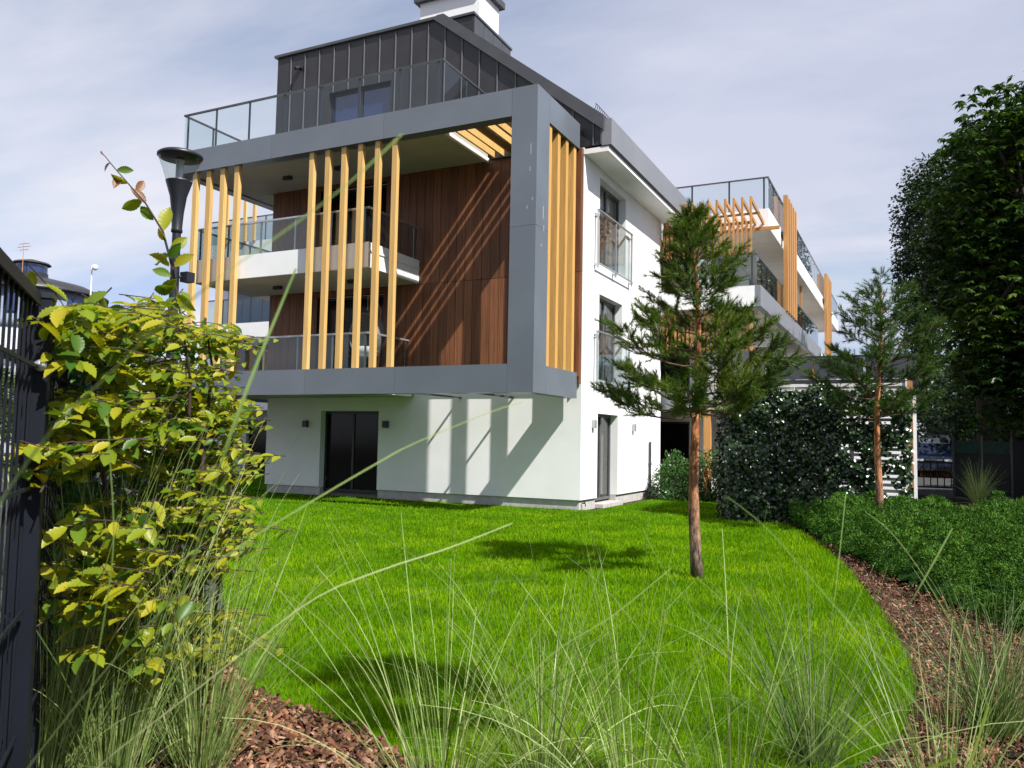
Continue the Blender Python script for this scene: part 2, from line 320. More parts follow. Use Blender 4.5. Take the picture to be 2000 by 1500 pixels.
#STRUCTURE
# ------------------------------------------------------------------ ground
g = MB(); g.v = [(-300, -100, -.03), (300, -100, -.03), (300, 500, -.03), (-300, 500, -.03)]; g.f = [(0, 1, 2, 3)]
struct(g.build('ground', 'soil'))
LAWN_R = [(-3.75, 18.6), (-3.0, 18.2), (-2.34, 17.7), (-1.44, 14.5), (-.80, 11.75), (-.34, 9.0), (-.09, 7.3), (-.02, 6.25), (-.05, 5.43), (-.18, 4.82), (-.36, 4.35), (-.62, 3.95), (-1.0, 3.62), (-1.5, 3.42), (-2.0, 3.40)]
LAWN_L = [(-2.25, 3.46), (-2.55, 3.67), (-2.93, 3.82), (-3.33, 3.86), (-3.75, 3.95), (-4.3, 4.4), (-5.6, 5.6), (-10, 9.8), (-19, 18.5), (-24, 25), (-24, 25.8), (-17.2, 25.8), (-17.2, 18), (-6.7, 18), (-6.7, 24.2), (-3.75, 24.2)]
LAWN = LAWN_R + LAWN_L
def smooth_poly(P, it=2):
    for _ in range(it):
        Q = []
        for i in range(len(P)):
            a = np.array(P[i]); b = np.array(P[(i+1) % len(P)])
            if np.linalg.norm(a-b) < 4: Q += [tuple(a*.75+b*.25), tuple(a*.25+b*.75)]
            else: Q += [tuple(a), tuple(b)]
        P = Q
    return P
LAWNS = smooth_poly(LAWN)
def inside(P, poly):
    x, y = P[:, 0], P[:, 1]; r = np.zeros(len(P), bool); n = len(poly); j = n-1
    for i in range(n):
        xi, yi = poly[i]; xj, yj = poly[j]
        c = ((yi > y) != (yj > y)) & (x < (xj-xi)*(y-yi)/(yj-yi+1e-12)+xi); r ^= c; j = i
    return r
m = MB(); m.v = [(x, y, 0.0) for x, y in LAWNS]; m.f = [tuple(range(len(LAWNS)))]
struct(m.build('lawn', 'lawn_base'))
# road beyond the fences
m = MB(); m.v = [(6, 20, -.02), (60, 20, -.02), (60, 70, -.02), (-2, 70, -.02), (-2, 36, -.02)]; m.f = [(0, 1, 2, 3, 4)]
struct(m.build('driveway', 'asphalt'))
m = MB(); m.v = [(-80, -6, -.02), (-4.5, -6, -.02), (-3.0, 1.6, -.02), (-6, 6, -.02), (-24, 22, -.02), (-80, 60, -.02)]; m.f = [tuple(range(6))]
struct(m.build('street', 'asphalt'))
# ------------------------------------------------------------------ front apartment block
XC, YW, YB, YF, XF = -6.976, 17.846, 17.68, 15.25, -7.03
XL = -16.55
B = empty('apartment_building', (XL, YW, 0), 'white apartment block with big grey metal frame and brown board wall', 'building')
DOORX = (-14.62, -12.70)
holesA = [(DOORX[0], DOORX[1], .12, 2.30), (-14.75, -12.45, 3.2, 5.42), (-14.75, -12.45, 6.25, 8.42)]
wl = MB(); wl.wall('y', YW, .30, XL, XC, .23, 8.6, holesA)
holesB = [(18.96, 20.50, .12, 2.29), (18.98, 20.78, 3.12, 5.26), (18.95, 21.0, 6.05, 8.20)]
wl.wall('x', XC, .30, YW+.30, 24.25, .23, 8.6, holesB)
wl.box(XL, XL+.3, YW+.30, 25.2, 0, 8.6); wl.box(XL+.3, XC-.002, 24.25, 24.5, 0, 8.6)
wall = wl.build('wall', 'render_white', B)
MB().wall('y', YW+.05, .2, XL+.05, XC-.05, -.1, .229, [(DOORX[0], DOORX[1], -.1, .229)]).wall('x', XC-.05, .2, YW+.25, 24.2, -.1, .229, [(18.96, 20.50, -.1, .229)]).build('plinth', 'plinth_grey', B)
fl = MB()
for z in (-.05, 2.75, 5.75): fl.box(XL+.31, XC-.31, YW+.31, 24.2, z, z+.2)
fl.box(XL+.31, XC-.31, 22.2, 22.3, .2, 8.5)
fl.build('floor_slab', 'interior', B)
def window(parent, axis, p, u0, u1, z0, z1, split, mat='glass_window', fr='anthracite', w=.07, d=.07, inset=.17):
    """window: frame mesh > one pane object for each light. faces -Y (axis y) or +X (axis x)"""
    a = p+inset if axis == 'y' else p-inset-d
    cuts = [u0] + [u0+(u1-u0)*s_ for s_ in split] + [u1]; m_ = MB()
    def bx(m, ua, ub, za, zb, o0=0., o1=d):
        if axis == 'y': m.box(ua, ub, a+o0, a+o1, za, zb)
        else: m.box(a+o0, a+o1, ua, ub, za, zb)
    bx(m_, u0+.002, u1-.002, z1-w, z1-.002); bx(m_, u0+.002, u1-.002, z0+.002, z0+w)
    for i, c in enumerate(cuts):
        l = c if i == 0 else c-w/2 if i < len(cuts)-1 else c-w
        bx(m_, l+.002, l+w-.002, z0+w, z1-w)
    wf = m_.build('window_frame', fr, parent)
    for i in range(len(cuts)-1):
        pm = MB(); bx(pm, cuts[i]+w*.6, cuts[i+1]-w*.6, z0+w*.9, z1-w*.9, d*.4, d*.55); pm.build('pane', mat, wf)
    return wf
window(B, 'y', YW, DOORX[0], DOORX[1], .12, 2.30, [.5], 'glass_black', inset=.2)
window(B, 'y', YW, -14.75, -12.45, 3.2, 5.42, [.5], 'glass_black', inset=.05)
window(B, 'y', YW, -14.75, -12.45, 6.25, 8.42, [.5], 'glass_black', inset=.05)
window(B, 'x', XC, 18.96, 20.50, .12, 2.29, [.5], fr='window_grey', inset=.2)
window(B, 'x', XC, 18.98, 20.78, 3.12, 5.26, [.5], fr='window_grey', inset=.2)
window(B, 'x', XC, 18.95, 21.0, 6.05, 8.20, [.5], fr='window_grey', inset=.2)
def curtain(y0, y1, z0, z1, x):
    ys = np.linspace(y0, y1, 60); V = []; 
    for z in (z0, z1):
        for i, y in enumerate(ys): V.append((x+.03*math.sin(i*1.35)+.012*math.sin(i*.7), y, z))
    return npmesh('curtain', V, [(i, i+1, 61+i, 60+i) for i in range(59)], 'curtain', B)
curtain(19.0, 19.75, 6.1, 8.15, XC-.40); curtain(20.4, 20.95, 6.1, 8.15, XC-.40); curtain(19.05, 19.7, 3.15, 5.2, XC-.40); curtain(19.75, 20.45, .2, 2.25, XC-.42)
# door wall lamps, floor tap, vent pipe
for (x, z) in ((-15.11, 1.94), (-12.44, 1.945)):
    o = MB().box(x-.075, x+.075, YW-.10, YW-.012, z-.09, z+.09).box(x-.05, x+.05, YW-.012, YW, z-.06, z+.06).build('wall_lamp', 'anthracite', B)
    MB().box(x-.05, x+.05, YW-.085, YW-.03, z-.096, z-.0905).build('lens', 'lens', o)
for (y, z) in ((18.60, 2.02), (21.75, 2.0)):
    o = MB().box(XC+.012, XC+.09, y-.06, y+.06, z-.10, z+.10).box(XC, XC+.012, y-.04, y+.04, z-.05, z+.05).build('wall_lamp', 'steel', B)
    MB().box(XC+.03, XC+.075, y-.04, y+.04, z-.106, z-.1005).build('lens', 'lens', o)
MB().tube([(XC+.05, 23.27, .0), (XC+.05, 23.27, 1.62)], .035, 10).tube([(XC+.05, 23.27, .95), (XC+.05, 23.27, 1.0)], .05, 10).build('vent_pipe', 'rail_metal', B)
MB().tube([(XC-.03, 18.05, .15), (XC+.05, 18.05, .15), (XC+.06, 18.05, .08)], .014, 8).box(XC+.02, XC+.035, 18.02, 18.08, .16, .185).build('garden_tap', 'dark_metal', B)
MB().box(XC-.28, XC+.16, 18.97, 20.49, -.02, .075).build('door_step', 'plinth_grey', B)
# brown board wall
cl_ = MB(); H = [(-14.75, -12.45, 3.2, 5.42), (-14.75, -12.45, 6.25, 8.42)]
cl_.wall('y', YB+.022, YW-YB-.024, XL+.12, XC-.03, 3.10, 8.56, H); clad = cl_.build('board_wall', 'brown_back', B)
xs = np.arange(XL+.10, XC-.05, .2445)
for i, x in enumerate(xs):
    x1 = min(x+.2335, XC-.012)
    for (za, zb) in ((3.10, 5.562), (5.574, 8.55)):
        hit = [h for h in H if h[0] < (x+x1)/2 < h[1] and h[2] >= za-.1 and h[3] <= zb+.1]
        segs = [(za, hit[0][2]), (hit[0][3], zb)] if hit else [(za, zb)]
        for a, b in segs:
            if b-a > .02: piece('board', x, x1, YB, YB+.02+.0015*(i % 2), a, b, 'brown_board', clad)
for (za, zb) in ((2.93, 5.562), (5.574, 8.55)):
    piece('board', XC-.028, XC-.010, YB+.024, YW-.02, za, zb, 'brown_board', clad)
    piece('board', XL+.075, XL+.095, YB+.01, YW-.02, za, zb, 'brown_board', clad)
# grey frame: inner beam plus panels with open joints
FL = -17.68
core = MB(); e = .012
for z0, z1 in ((8.51, 9.115), (2.59, 3.19)):
    core.box(FL+e, XF-.61, YF+e, YF+.30-e, z0+e, z1-e)
    core.box(XF-.30+e, XF-e, YF+.66, YB-.02, z0+e, z1-e); core.box(FL+e, FL+.30-e, YF+.31, 19.4, z0+e, z1-e)
core.box(XF-.6+e, XF-e, YF+e, YF+.65-e, 2.6+e, 9.1-e)
frame = core.build('metal_frame', 'anthracite', B)
def fpanel(*a): return piece('frame_panel', *a, 'frame_metal', frame)
g_ = .006
for z0, z1, cuts in ((8.51, 9.115, [FL, -14.35, -10.95, XF-.6]), (2.59, 3.19, [FL, -16.6, -13.02, -10.45, XF-.6])):
    for a, b in zip(cuts[:-1], cuts[1:]): fpanel(a, b-g_, YF, YF+.30, z0, z1)
    fpanel(XF-.30, XF, YF+.65+g_, YB-.002, z0, z1); fpanel(FL, FL+.30, YF+.30+g_, 19.4, z0, z1)
for z0, z1 in ((2.59, 6.10-g_), (6.10, 9.115)): fpanel(XF-.60, XF, YF, YF+.65, z0, z1)
for px_, py_ in ((900+.26*395, 700+.26*268), (440+.26*1768, 700+.26*288)):
    d_ = CR*((px_-1000)/FPX)-CU*((py_-750)/FPX)+CF; xb_ = (CPOS+d_*(YW/d_.y)).x
    MB().box(xb_-.022, xb_+.022, YF+.31, YW-.003, 2.61, 2.655).build('tie_beam', 'rail_metal', frame)
for (x_, z_, h_) in ((-7.17, 7.62, .22), (-7.185, 7.25, .10), (-7.24, 6.45, .07), (-7.12, 6.62, .06)): piece('paint_scratch', x_, x_+.006, YF-.0015, YF-.0002, z_, z_+h_, 'white_paint', frame)
for (y_, z_, h_) in ((15.62, 6.3, .28), (15.66, 6.05, .12), (15.55, 5.7, .05)): piece('paint_scratch', XF+.0002, XF+.0015, y_, y_+.008, z_, z_+h_, 'white_paint', frame)
# screening slats in the frame
for i in range(6): x = -13.165+i*.4865; piece('slat', x, x+.135, YF+.06, YF+.17, 3.191, 8.509, 'larch', frame)
for i in range(4): x = -17.085+i*.491; piece('slat', x, x+.150, YF+.06, YF+.17, 3.191, 8.509, 'larch', frame)
for i in range(4): y = 15.985+i*.478; piece('slat', XF-.20, XF-.04, y, y+.14, 3.191, 8.509, 'larch_deep', frame)
MB().box(XF-.26, XF-.21, 15.91, YB-.01, 8.40, 8.505).build('slat_rail', 'dark_metal', frame)
# pergola over the open corner
pg = MB().box(-9.35, XF-.32, YB-.10, YB-.004, 8.56, 8.72).box(-8.62, -8.50, YF+.31, YB-.11, 8.75, 8.95).build('pergola', 'dark_metal', B)
for i in range(7):
    x = -9.30+i*.262
    if x > XF-.38: break
    piece('pergola_board', x, x+.05, YF+.302, YB-.105, 8.58, 8.74, 'larch', pg)
# loggia slabs
def slab(name, x0, x1, y0, y1, z0, z1, mat, under, parent):
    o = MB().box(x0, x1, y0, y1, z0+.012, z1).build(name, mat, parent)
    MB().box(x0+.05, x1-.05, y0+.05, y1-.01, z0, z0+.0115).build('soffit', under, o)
    return o
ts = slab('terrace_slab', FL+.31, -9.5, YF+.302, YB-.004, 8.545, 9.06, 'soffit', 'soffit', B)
MB().box(-9.498, -9.46, YF+.32, YB-.006, 8.50, 8.62).build('edge_trim', 'white_paint', ts)
MB().box(FL+.31, XL-.02, YB+.0, 19.4, 8.545, 9.06).build('soffit', 'soffit', ts)
b2 = slab('balcony_slab', -17.15, -11.446, 15.48, YB-.004, 5.58, 6.19, 'render_white', 'soffit', B)
MB().box(-17.15, XL-.03, YB, 19.4, 5.59, 6.19).build('soffit', 'render_white', b2)
MB().box(-11.447, -11.42, 15.50, YB-.006, 5.96, 6.0).build('edge_trim', 'white_paint', b2)
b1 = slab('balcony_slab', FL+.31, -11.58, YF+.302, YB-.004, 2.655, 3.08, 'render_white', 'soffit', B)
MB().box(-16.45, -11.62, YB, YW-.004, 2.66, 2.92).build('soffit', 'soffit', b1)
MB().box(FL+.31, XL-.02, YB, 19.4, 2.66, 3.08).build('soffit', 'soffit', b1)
for (x, y, z) in ((-13.2, 16.5, 8.515), (-15.0, 16.6, 8.515), (-12.75, 16.6, 5.55), (-15.2, 16.6, 5.55)):
    MB().box(x-.12, x+.12, y-.06, y+.06, z-.06, z+.03).build('ceiling_lamp', 'anthracite', B)
def railing(parent, pts, zf, zt, post_sp=1.1, gl='glass_rail', met='rail_metal', top=.05, inset=.0, gz=.0, fins=True):
    """posts, glass panels and a top rail along a polyline (x, y)"""
    tr = MB()
    for (xa, ya), (xb, yb) in zip(pts[:-1], pts[1:]):
        if abs(xa-xb) > abs(ya-yb): tr.box(min(xa, xb)-top/2, max(xa, xb)+top/2, ya-top/2, ya+top/2, zt-.045, zt)
        else: tr.box(xa-top/2, xa+top/2, min(ya, yb)+top/2+.001, max(ya, yb), zt-.044, zt-.001)
    r = tr.build('railing', met, parent)
    for k, ((xa, ya), (xb, yb)) in enumerate(zip(pts[:-1], pts[1:])):
        ln = math.hypot(xb-xa, yb-ya); n_ = max(1, round(ln/post_sp)); ux, uy = (xb-xa)/ln, (yb-ya)/ln
        alx = abs(ux) > .5
        for i in range(n_+1):
            if k > 0 and i == 0: continue
            s_ = ln*i/n_; s_ = min(max(s_, .12 if i == 0 else 0), ln-.12) if n_ > 0 else s_
            px_, py_ = xa+ux*s_, ya+uy*s_
            if alx: piece('railing_post', px_-.027, px_+.027, py_-.002, py_+.016, zf, zt-.046, met, r)
            else: piece('railing_post', px_-.014, px_+.004, py_-.027, py_+.027, zf, zt-.046, met, r)
        for i in range(n_):
            a, b = ln*i/n_+.012, ln*(i+1)/n_-.012
            if alx: piece('glass_panel', min(xa+ux*a, xa+ux*b), max(xa+ux*a, xa+ux*b), ya-.022, ya-.008, zf+.04+gz, zt-.05, gl, r)
            else: piece('glass_panel', xa+.008, xa+.022, min(ya+uy*a, ya+uy*b), max(ya+uy*a, ya+uy*b), zf+.04+gz, zt-.05, gl, r)
    return r
railing(B, [(-17.58, 19.4), (-17.58, 15.40), (-9.48, 15.40), (-9.48, 17.60)], 9.07, 10.20)
railing(B, [(-17.08, 19.4), (-17.08, 15.54), (-11.50, 15.54), (-11.50, 17.62)], 6.0, 7.05, 1.05, 'glass_rail_dark', 'steel')
railing(B, [(-17.20, 19.2), (-17.20, 15.95), (-11.68, 15.95), (-11.68, 17.62)], 3.08, 4.13, 1.05, 'glass_rail_dark', 'steel')
# zinc attic: core, standing seam panels cut along the sloping verge
def roof_z(x): return 12.66 if x < -10.95 else 12.66-(x+10.95)*(3.43/4.45)
attic = MB().prism([(XL+.02, 8.61), (XC+.30, 8.61), (-6.55, 9.2), (-10.95, 12.64), (XL+.02, 12.64)], 'y', YW+.25, 25.2).build('attic', 'wall_dark', B)
WZ = (-14.72, -12.62, 9.12, 11.28)
sx = [-16.66+i*.5215 for i in range(20)]; sx = [x for x in sx if x < -6.75] + [-6.55]
for a, b in zip(sx[:-1], sx[1:]):
    zb_ = 9.065 if b < -7.7 else 8.615
    cuts = [a+.004] + ([-10.95] if a < -10.95 < b else []) + [b-.004]
    top = [(c, roof_z(c)) for c in cuts]
    spans = [(a+.004, b-.004, zb_)]
    if a < WZ[1] and b > WZ[0]:
        spans = []
        if a+.03 < WZ[0]: spans.append((a+.004, WZ[0], zb_))
        if b-.03 > WZ[1]: spans.append((WZ[1], b-.004, zb_))
        spans.append((max(a+.004, WZ[0]+.001), min(b-.004, WZ[1]-.001), WZ[3]))
    for (p, q, zz) in spans:
        tp = [(c, roof_z(c)) for c in [p] + ([-10.95] if p < -10.95 < q else []) + [q]]
        o = MB().prism([(p, zz), (q, zz)] + tp[::-1], 'y', YW, YW+.24).build('zinc_panel', 'zinc', attic)
    if not (WZ[0]+.1 < b < WZ[1]-.1):
        piece('seam', b-.011, b+.011, YW-.028, YW-.001, zb_, roof_z(b)-.05, 'seam_metal', attic)
    else: piece('seam', b-.011, b+.011, YW-.028, YW-.001, WZ[3], roof_z(b)-.05, 'seam_metal', attic)
window(attic, 'y', YW, WZ[0], WZ[1], WZ[2], WZ[3], [.5], 'glass_blue', inset=.13)
MB().box(WZ[0], WZ[1], YW+.21, YW+.245, WZ[2], WZ[3]).build('window_back', 'wall_dark', attic)
# roof cap, sloping verge band, roof plane, gutter, soffit
MB().box(-16.74, -10.95, YW-.07, 25.3, 12.665, 12.74).build('roof_cap', 'zinc_edge', B)
t_ = (-10.95, 12.74); u_ = (-6.46, 9.28); dn = .30
MB().prism([t_, u_, (u_[0]-.02, u_[1]-dn*1.15), (t_[0]-.32, t_[1]-.076), (t_[0]-.2, t_[1]-.001)], 'y', YW-.10, YW-.03).build('verge_band', 'zinc_edge', B)
MB().prism([t_, u_, (u_[0], u_[1]-.07), (t_[0], t_[1]-.072)], 'y', YW-.029, 25.3).build('roof_slope', 'zinc', B)
MB().box(-6.53, -6.29, YW-.03, 25.3, 8.575, 9.205).build('gutter', 'gutter_metal', B)
MB().box(-6.55, -6.31, YW-.02, 25.25, 8.555, 8.573).build('gutter_liner', 'dark_metal', B)
MB().box(XC-.02, -6.36, YW-.012, 24.9, 8.43, 8.552).build('eaves_soffit', 'render_white', B)
sg = MB()
for k in range(9): y = 19.0+k*.125; sg.tube([(-7.20, y, 9.86), (-7.12, y, 10.14)], .008, 5)
for q in (0, .5, 1): sg.tube([(-7.20+.08*q, 18.95, 9.86+.28*q), (-7.20+.08*q, 20.05, 9.86+.28*q)], .009, 5)
sg.build('snow_guard', 'dark_metal', B)
rb = MB().box(-13.2, -10.47, 18.52, 20.74, 12.75, 12.98).box(-10.86, -10.47, 18.52, 20.74, 12.2, 12.745).build('roof_box', 'zinc', B)
MB().box(-13.25, -10.43, 18.47, 20.79, 12.985, 13.05).build('roof_box_cap', 'zinc_edge', rb)
for k in range(4): piece('zinc_panel', -10.468, -10.455, 18.55+k*.55, 18.55+k*.55+.53, 12.3, 12.975, 'zinc_edge', rb)
ch = MB().box(-13.15, -11.12, 20.0, 21.2, 12.75, 14.62).build('chimney', 'chimney_white', B)
MB().box(-13.30, -10.98, 19.86, 21.35, 14.622, 14.82).build('chimney_cap', 'zinc_edge', ch)
MB().box(-15.85, -15.70, YW-.10, YW-.002, 12.18, 12.26).tube([(-15.77, YW-.10, 12.20), (-15.77, YW-.24, 12.10)], .05, 8).build('floodlight', 'dark_metal', B)
# french balconies on the sunlit side
for y0, y1, z0, z1 in ((18.60, 21.26, 5.86, 7.30), (18.62, 21.1, 2.95, 4.30)):
    r = MB()
    for y in (y0, (y0+y1)/2, y1): r.box(XC+.07, XC+.11, y-.022, y+.022, z0-.02, z1-.03)
    for y in (y0, (y0+y1)/2, y1):
        for z in (z0+.06, z1-.15): r.box(XC, XC+.069, y-.03, y+.03, z-.02, z+.02)
    r.box(XC+.06, XC+.12, y0-.03, y1+.03, z1-.029, z1); r.box(XC+.115, XC+.135, y0, y1, z0+.06, z0+.10)
    r = r.build('french_balcony', 'steel', B)
    for a, b in ((y0+.04, (y0+y1)/2-.03), ((y0+y1)/2+.03, y1-.04)): piece('glass_panel', XC+.085, XC+.097, a, b, z0+.11, z1-.04, 'glass_rail', r)
# ------------------------------------------------------------------ hanging chair on the lower balcony
hc = empty('hanging_chair', (-12.4, 16.7, 3.08), 'grey egg shaped hanging chair on the lower loggia balcony', 'chair')
c0 = Vector((-12.35, 16.75, 4.15)); th = np.linspace(.25, 2.6, 12); ph = np.linspace(-2.15, 2.15, 18); V = []
for t in th:
    for p in ph: V.append((c0.x+.46*math.sin(t)*math.sin(p)*1.0, c0.y+.42*math.sin(t)*math.cos(p), c0.z+.62*math.cos(t)))
o = npmesh('shell', V, [(i*18+j, i*18+j+1, (i+1)*18+j+1, (i+1)*18+j) for i in range(11) for j in range(17)], 'wicker', hc)
md = o.modifiers.new('s', 'SOLIDIFY'); md.thickness = .03
MB().lathe([(.02, -.16), (.30, -.13), (.36, -.03), (.30, .07), (.02, .10)], (c0.x, c0.y, c0.z-.36), 16).build('cushion', 'cushion', hc, True)
MB().tube([(-12.35, 17.2, 3.10), (-12.35, 17.35, 4.0), (-12.35, 17.3, 4.9), (-12.35, 17.0, 5.2), (-12.35, 16.75, 5.15), (-12.35, 16.75, 4.80)], .025, 8).tube([(-12.8, 16.6, 3.11), (-12.35, 17.2, 3.11), (-11.95, 16.6, 3.11)], .025, 8).build('stand', 'timber_post', hc)
# ------------------------------------------------------------------ left wing behind the frame
LW = empty('apartment_wing', (-30, 27, 0), 'pale wing with long glass balcony seen behind the left end of the frame', 'building')
MB().wall('y', 27, .3, -28.2, -19.5, 0, 10.0, [(-26.2, -24.9, .0, 2.2), (-27.6, -24.0, 6.4, 8.6), (-27.6, -24.0, 3.4, 5.6)]).box(-28.2, -19.5, 27.3, 36, 0, 9.9).build('wall', 'render_cool', LW)
window(LW, 'y', 27, -26.2, -24.9, 0, 2.2, [], 'glass_black', inset=.15)
window(LW, 'y', 27, -27.6, -24.0, 6.4, 8.6, [.33, .66], 'glass_blue', inset=.15); window(LW, 'y', 27, -27.6, -24.0, 3.4, 5.6, [.33, .66], 'glass_black', inset=.15)
for z in (2.6, 5.55, 8.9):
    s_ = MB().box(-26.9, -21.2, 24.8, 26.99, z, z+.6).build('balcony_slab', 'render_white', LW)
    railing(LW, [(-26.8, 24.9), (-21.4, 24.9), (-21.4, 26.9)], z+.6, z+1.65, 1.2, 'glass_rail_dark')
for i in range(4): piece('slat', -25.6+i*.5, -25.46+i*.5, 24.70, 24.79, 9.5, 12.2, 'larch', LW)
# ------------------------------------------------------------------ back wing on the right
K = empty('terraced_apartment_wing', (-5.5, 26, 0), 'right rear apartment wing with terraces, timber slat screens and grey fascia', 'building')
MB().wall('x', -6.0, .3, 26.9, 54, 0, 8.5, [(y, y+3.2, z, z+2.25) for y in (28, 34, 40, 46) for z in (.1, 3.25, 6.25)]).wall('y', 26.6, .3, -14, -6.001, 0, 8.5, [(-9.2, -6.6, .1, 2.3), (-9.2, -6.6, 3.3, 5.4), (-9.2, -6.6, 6.3, 8.4)]).build('wall', 'render_white', K)
MB().box(-14, -6.6, 28.6, 54, 0, 8.4).build('core', 'wall_dark', K)
for y in (28, 34, 40, 46):
    for z in (.1, 3.25, 6.25): window(K, 'x', -6.0, y, y+3.2, z, z+2.25, [.33, .66], 'glass_black', inset=.1)
for z0, z1 in ((.1, 2.3), (3.3, 5.4), (6.3, 8.4)): window(K, 'y', 26.6, -9.2, -6.6, z0, z1, [.5], 'glass_black', inset=.1)
s3 = slab('terrace_slab', -14, -4.08, 26.62, 53.0, 8.53, 9.14, 'render_white', 'soffit_grey', K)
s2 = MB().box(-6.9, -4.07, 24.06, 41.2, 5.592, 6.19).build('balcony_slab', 'render_white', K)
MB().box(-6.85, -4.10, 24.1, 41.1, 5.58, 5.5915).build('soffit', 'soffit_grey', s2)
piece('fascia_panel', -4.068, -3.92, 24.05, 32.9, 5.57, 6.20, 'gutter_metal', s2); piece('fascia_panel', -4.068, -3.92, 32.906, 41.2, 5.57, 6.20, 'gutter_metal', s2)
MB().box(-4.069, -3.90, 24.045, 41.2, 5.545, 5.569).build('drip_edge', 'dark_metal', s2)
MB().box(-6.0, -4.1, 41.3, 53, 5.58, 6.19).build('balcony_slab', 'render_white', K)
MB().box(-5.98, -4.3, 30.0, 30.4, 5.12, 5.578).build('beam', 'render_white', K)
slab('balcony_slab', -14, -4.3, 24.9, 53, 2.62, 3.18, 'render_white', 'soffit_grey', K)
railing(K, [(-13.9, 26.70), (-4.12, 26.70), (-4.12, 52.9)], 9.14, 10.2, 1.25, 'glass_rail', 'rail_metal', .06)
railing(K, [(-6.85, 24.16), (-4.06, 24.16), (-4.06, 41.0)], 6.19, 7.15, 1.0, 'glass_rail_dark', 'rail_metal')
gr = MB().box(-4.10, -4.0, 29.2, 32.0, 8.9, 9.0).box(-4.10, -4.0, 43.5, 47.2, 8.9, 9.0).build('slat_screen', 'dark_metal', K)
for y0 in (29.28, 43.7):
    for i in range(5): piece('slat', -4.0, -3.86, y0+i*.56, y0+i*.56+.30, 6.22, 10.3, 'larch_orange', gr)
g3 = MB().box(-4.3, -4.2, 33.2, 36.2, 5.95, 6.05).box(-5.9, -5.8, 34.8, 36.5, 6.2, 6.3).build('slat_screen', 'dark_metal', K)
for i in range(7): piece('slat', -5.6+i*.2, -5.5+i*.2, 37.0, 37.12, 6.2, 8.5, 'larch_orange', g3)
for i in range(3): piece('slat', -4.35, -4.2, 40.0+i*.4, 40.2+i*.4, 3.2, 5.5, 'larch_orange', g3)
sc_ = MB().box(-6.9, -4.19, 24.36, 24.42, 8.10, 8.18).box(-6.9, -4.19, 24.36, 24.42, 7.18, 7.25).build('slat_screen', 'larch_orange', K)
for i in range(22):
    x = -6.88+i*.1245; tall = i % 2 == 1
    piece('slat', x, x+.055, 24.28, 24.355, 7.17, 8.90 if tall else 8.16, 'larch_orange', sc_)
    if tall:
        MB().prism([(24.36, 8.90), (26.60, 8.72), (26.60, 8.60), (24.36, 8.78)], 'x', x, x+.055).build('rafter', 'larch_orange', sc_)
piece('rafter', -6.9, -3.74, 26.50, 26.60, 8.42, 8.525, 'larch_orange', sc_); piece('rafter', -6.9, -4.16, 25.4, 25.46, 8.66, 8.72, 'larch_orange', sc_)
sc2 = MB().box(-6.9, -4.16, 24.36, 24.42, 5.42, 5.50).box(-6.9, -4.16, 24.36, 24.42, 4.35, 4.42).build('slat_screen', 'larch_orange', K)
for i in range(22): x = -6.88+i*.1245; piece('slat', x, x+.065, 24.28, 24.355, 4.33, 5.52, 'larch_orange', sc2)
for i in range(7): piece('slat', -6.93, -6.85, 24.55+i*.26, 24.62+i*.26, 6.2, 8.5, 'larch_orange', sc_)
MB().box(-5.75, -5.55, 24.9, 25.1, 0, 2.61).build('column', 'larch_orange', K)
for x in (-6.3, -6.0, -5.7): MB().tube([(x, 26.2, 3.2), (x, 26.2, 3.9)], .02, 5).build('stake', 'timber_post', K)
# ------------------------------------------------------------------ low garage with terrace, in front of the rear wing
G = empty('garage', (-1.8, 22, 0), 'low white garage with dark grey parapet behind the ivy trellis', 'building')
MB().box(-3.3, .05, 21.8, 33, 0, 3.05).build('wall', 'render_white', G)
MB().box(-3.45, .18, 21.65, 33.1, 3.052, 3.24).build('roof_edge', 'dark_metal', G)
pr = MB().box(-3.42, .15, 21.66, 21.70, 3.78, 3.84).box(.11, .15, 21.701, 33, 3.78, 3.84).build('parapet', 'dark_metal', G)
for i in range(3): piece('parapet_panel', -3.40+i*1.18, -3.40+i*1.18+1.12, 21.68, 21.70, 3.26, 3.775, 'rail_metal', pr)
for i in range(6): piece('parapet_panel', .12, .14, 21.75+i*1.8, 21.75+i*1.8+1.74, 3.26, 3.775, 'rail_metal', pr)
# ------------------------------------------------------------------ trellis with ivy
T = empty('trellis', (-1.8, 18, 0), 'white slatted trellis carrying the ivy beside the second pine', 'trellis')
for x in (-3.45, -2.3, -1.15): MB().box(x-.04, x+.04, 18.02, 18.10, -.05, 2.88).build('post', 'white_paint', T)
MB().box(-.115, -.02, 17.98, 18.10, -.05, 2.92).build('post', 'timber_post', T); MB().box(-.15, -.118, 17.96, 18.10, -.05, 2.95).build('post', 'white_paint', T)
for i in range(23): piece('slat', -3.5, -.16, 17.985, 18.01, .22+i*.118, .22+i*.118+.062, 'white_paint', T)
for i in range(23): piece('slat', -3.52, -3.495, 18.12, 21.6, .22+i*.118, .22+i*.118+.062, 'white_paint', T)
def ivy(label, n, fn, loc):
    o = empty('ivy', loc, label, 'plant', 'ivy on the trellis'); P, D, N_ = fn(n)
    V, F = stamp(LEAF6[0]*np.array([1.7, 1, 1]), LEAF6[1], P, D, N_, RNG.uniform(.042, .082, len(P))); npmesh('foliage', V, F, 'ivy_leaf', o)['kind'] = 'stuff'
    s = MB()
    for k in range(26):
        p = Vector(P[RNG.integers(len(P))]); b = Vector((p.x+RNG.normal()*.15, p.y+.03, 0)); s.tube([b, b.lerp(p, .5)+Vector((RNG.normal()*.08, 0, 0)), p], [.012, .009, .004], 5)
    s.build('stem', 'bark_dark', o); return o
from math import pi
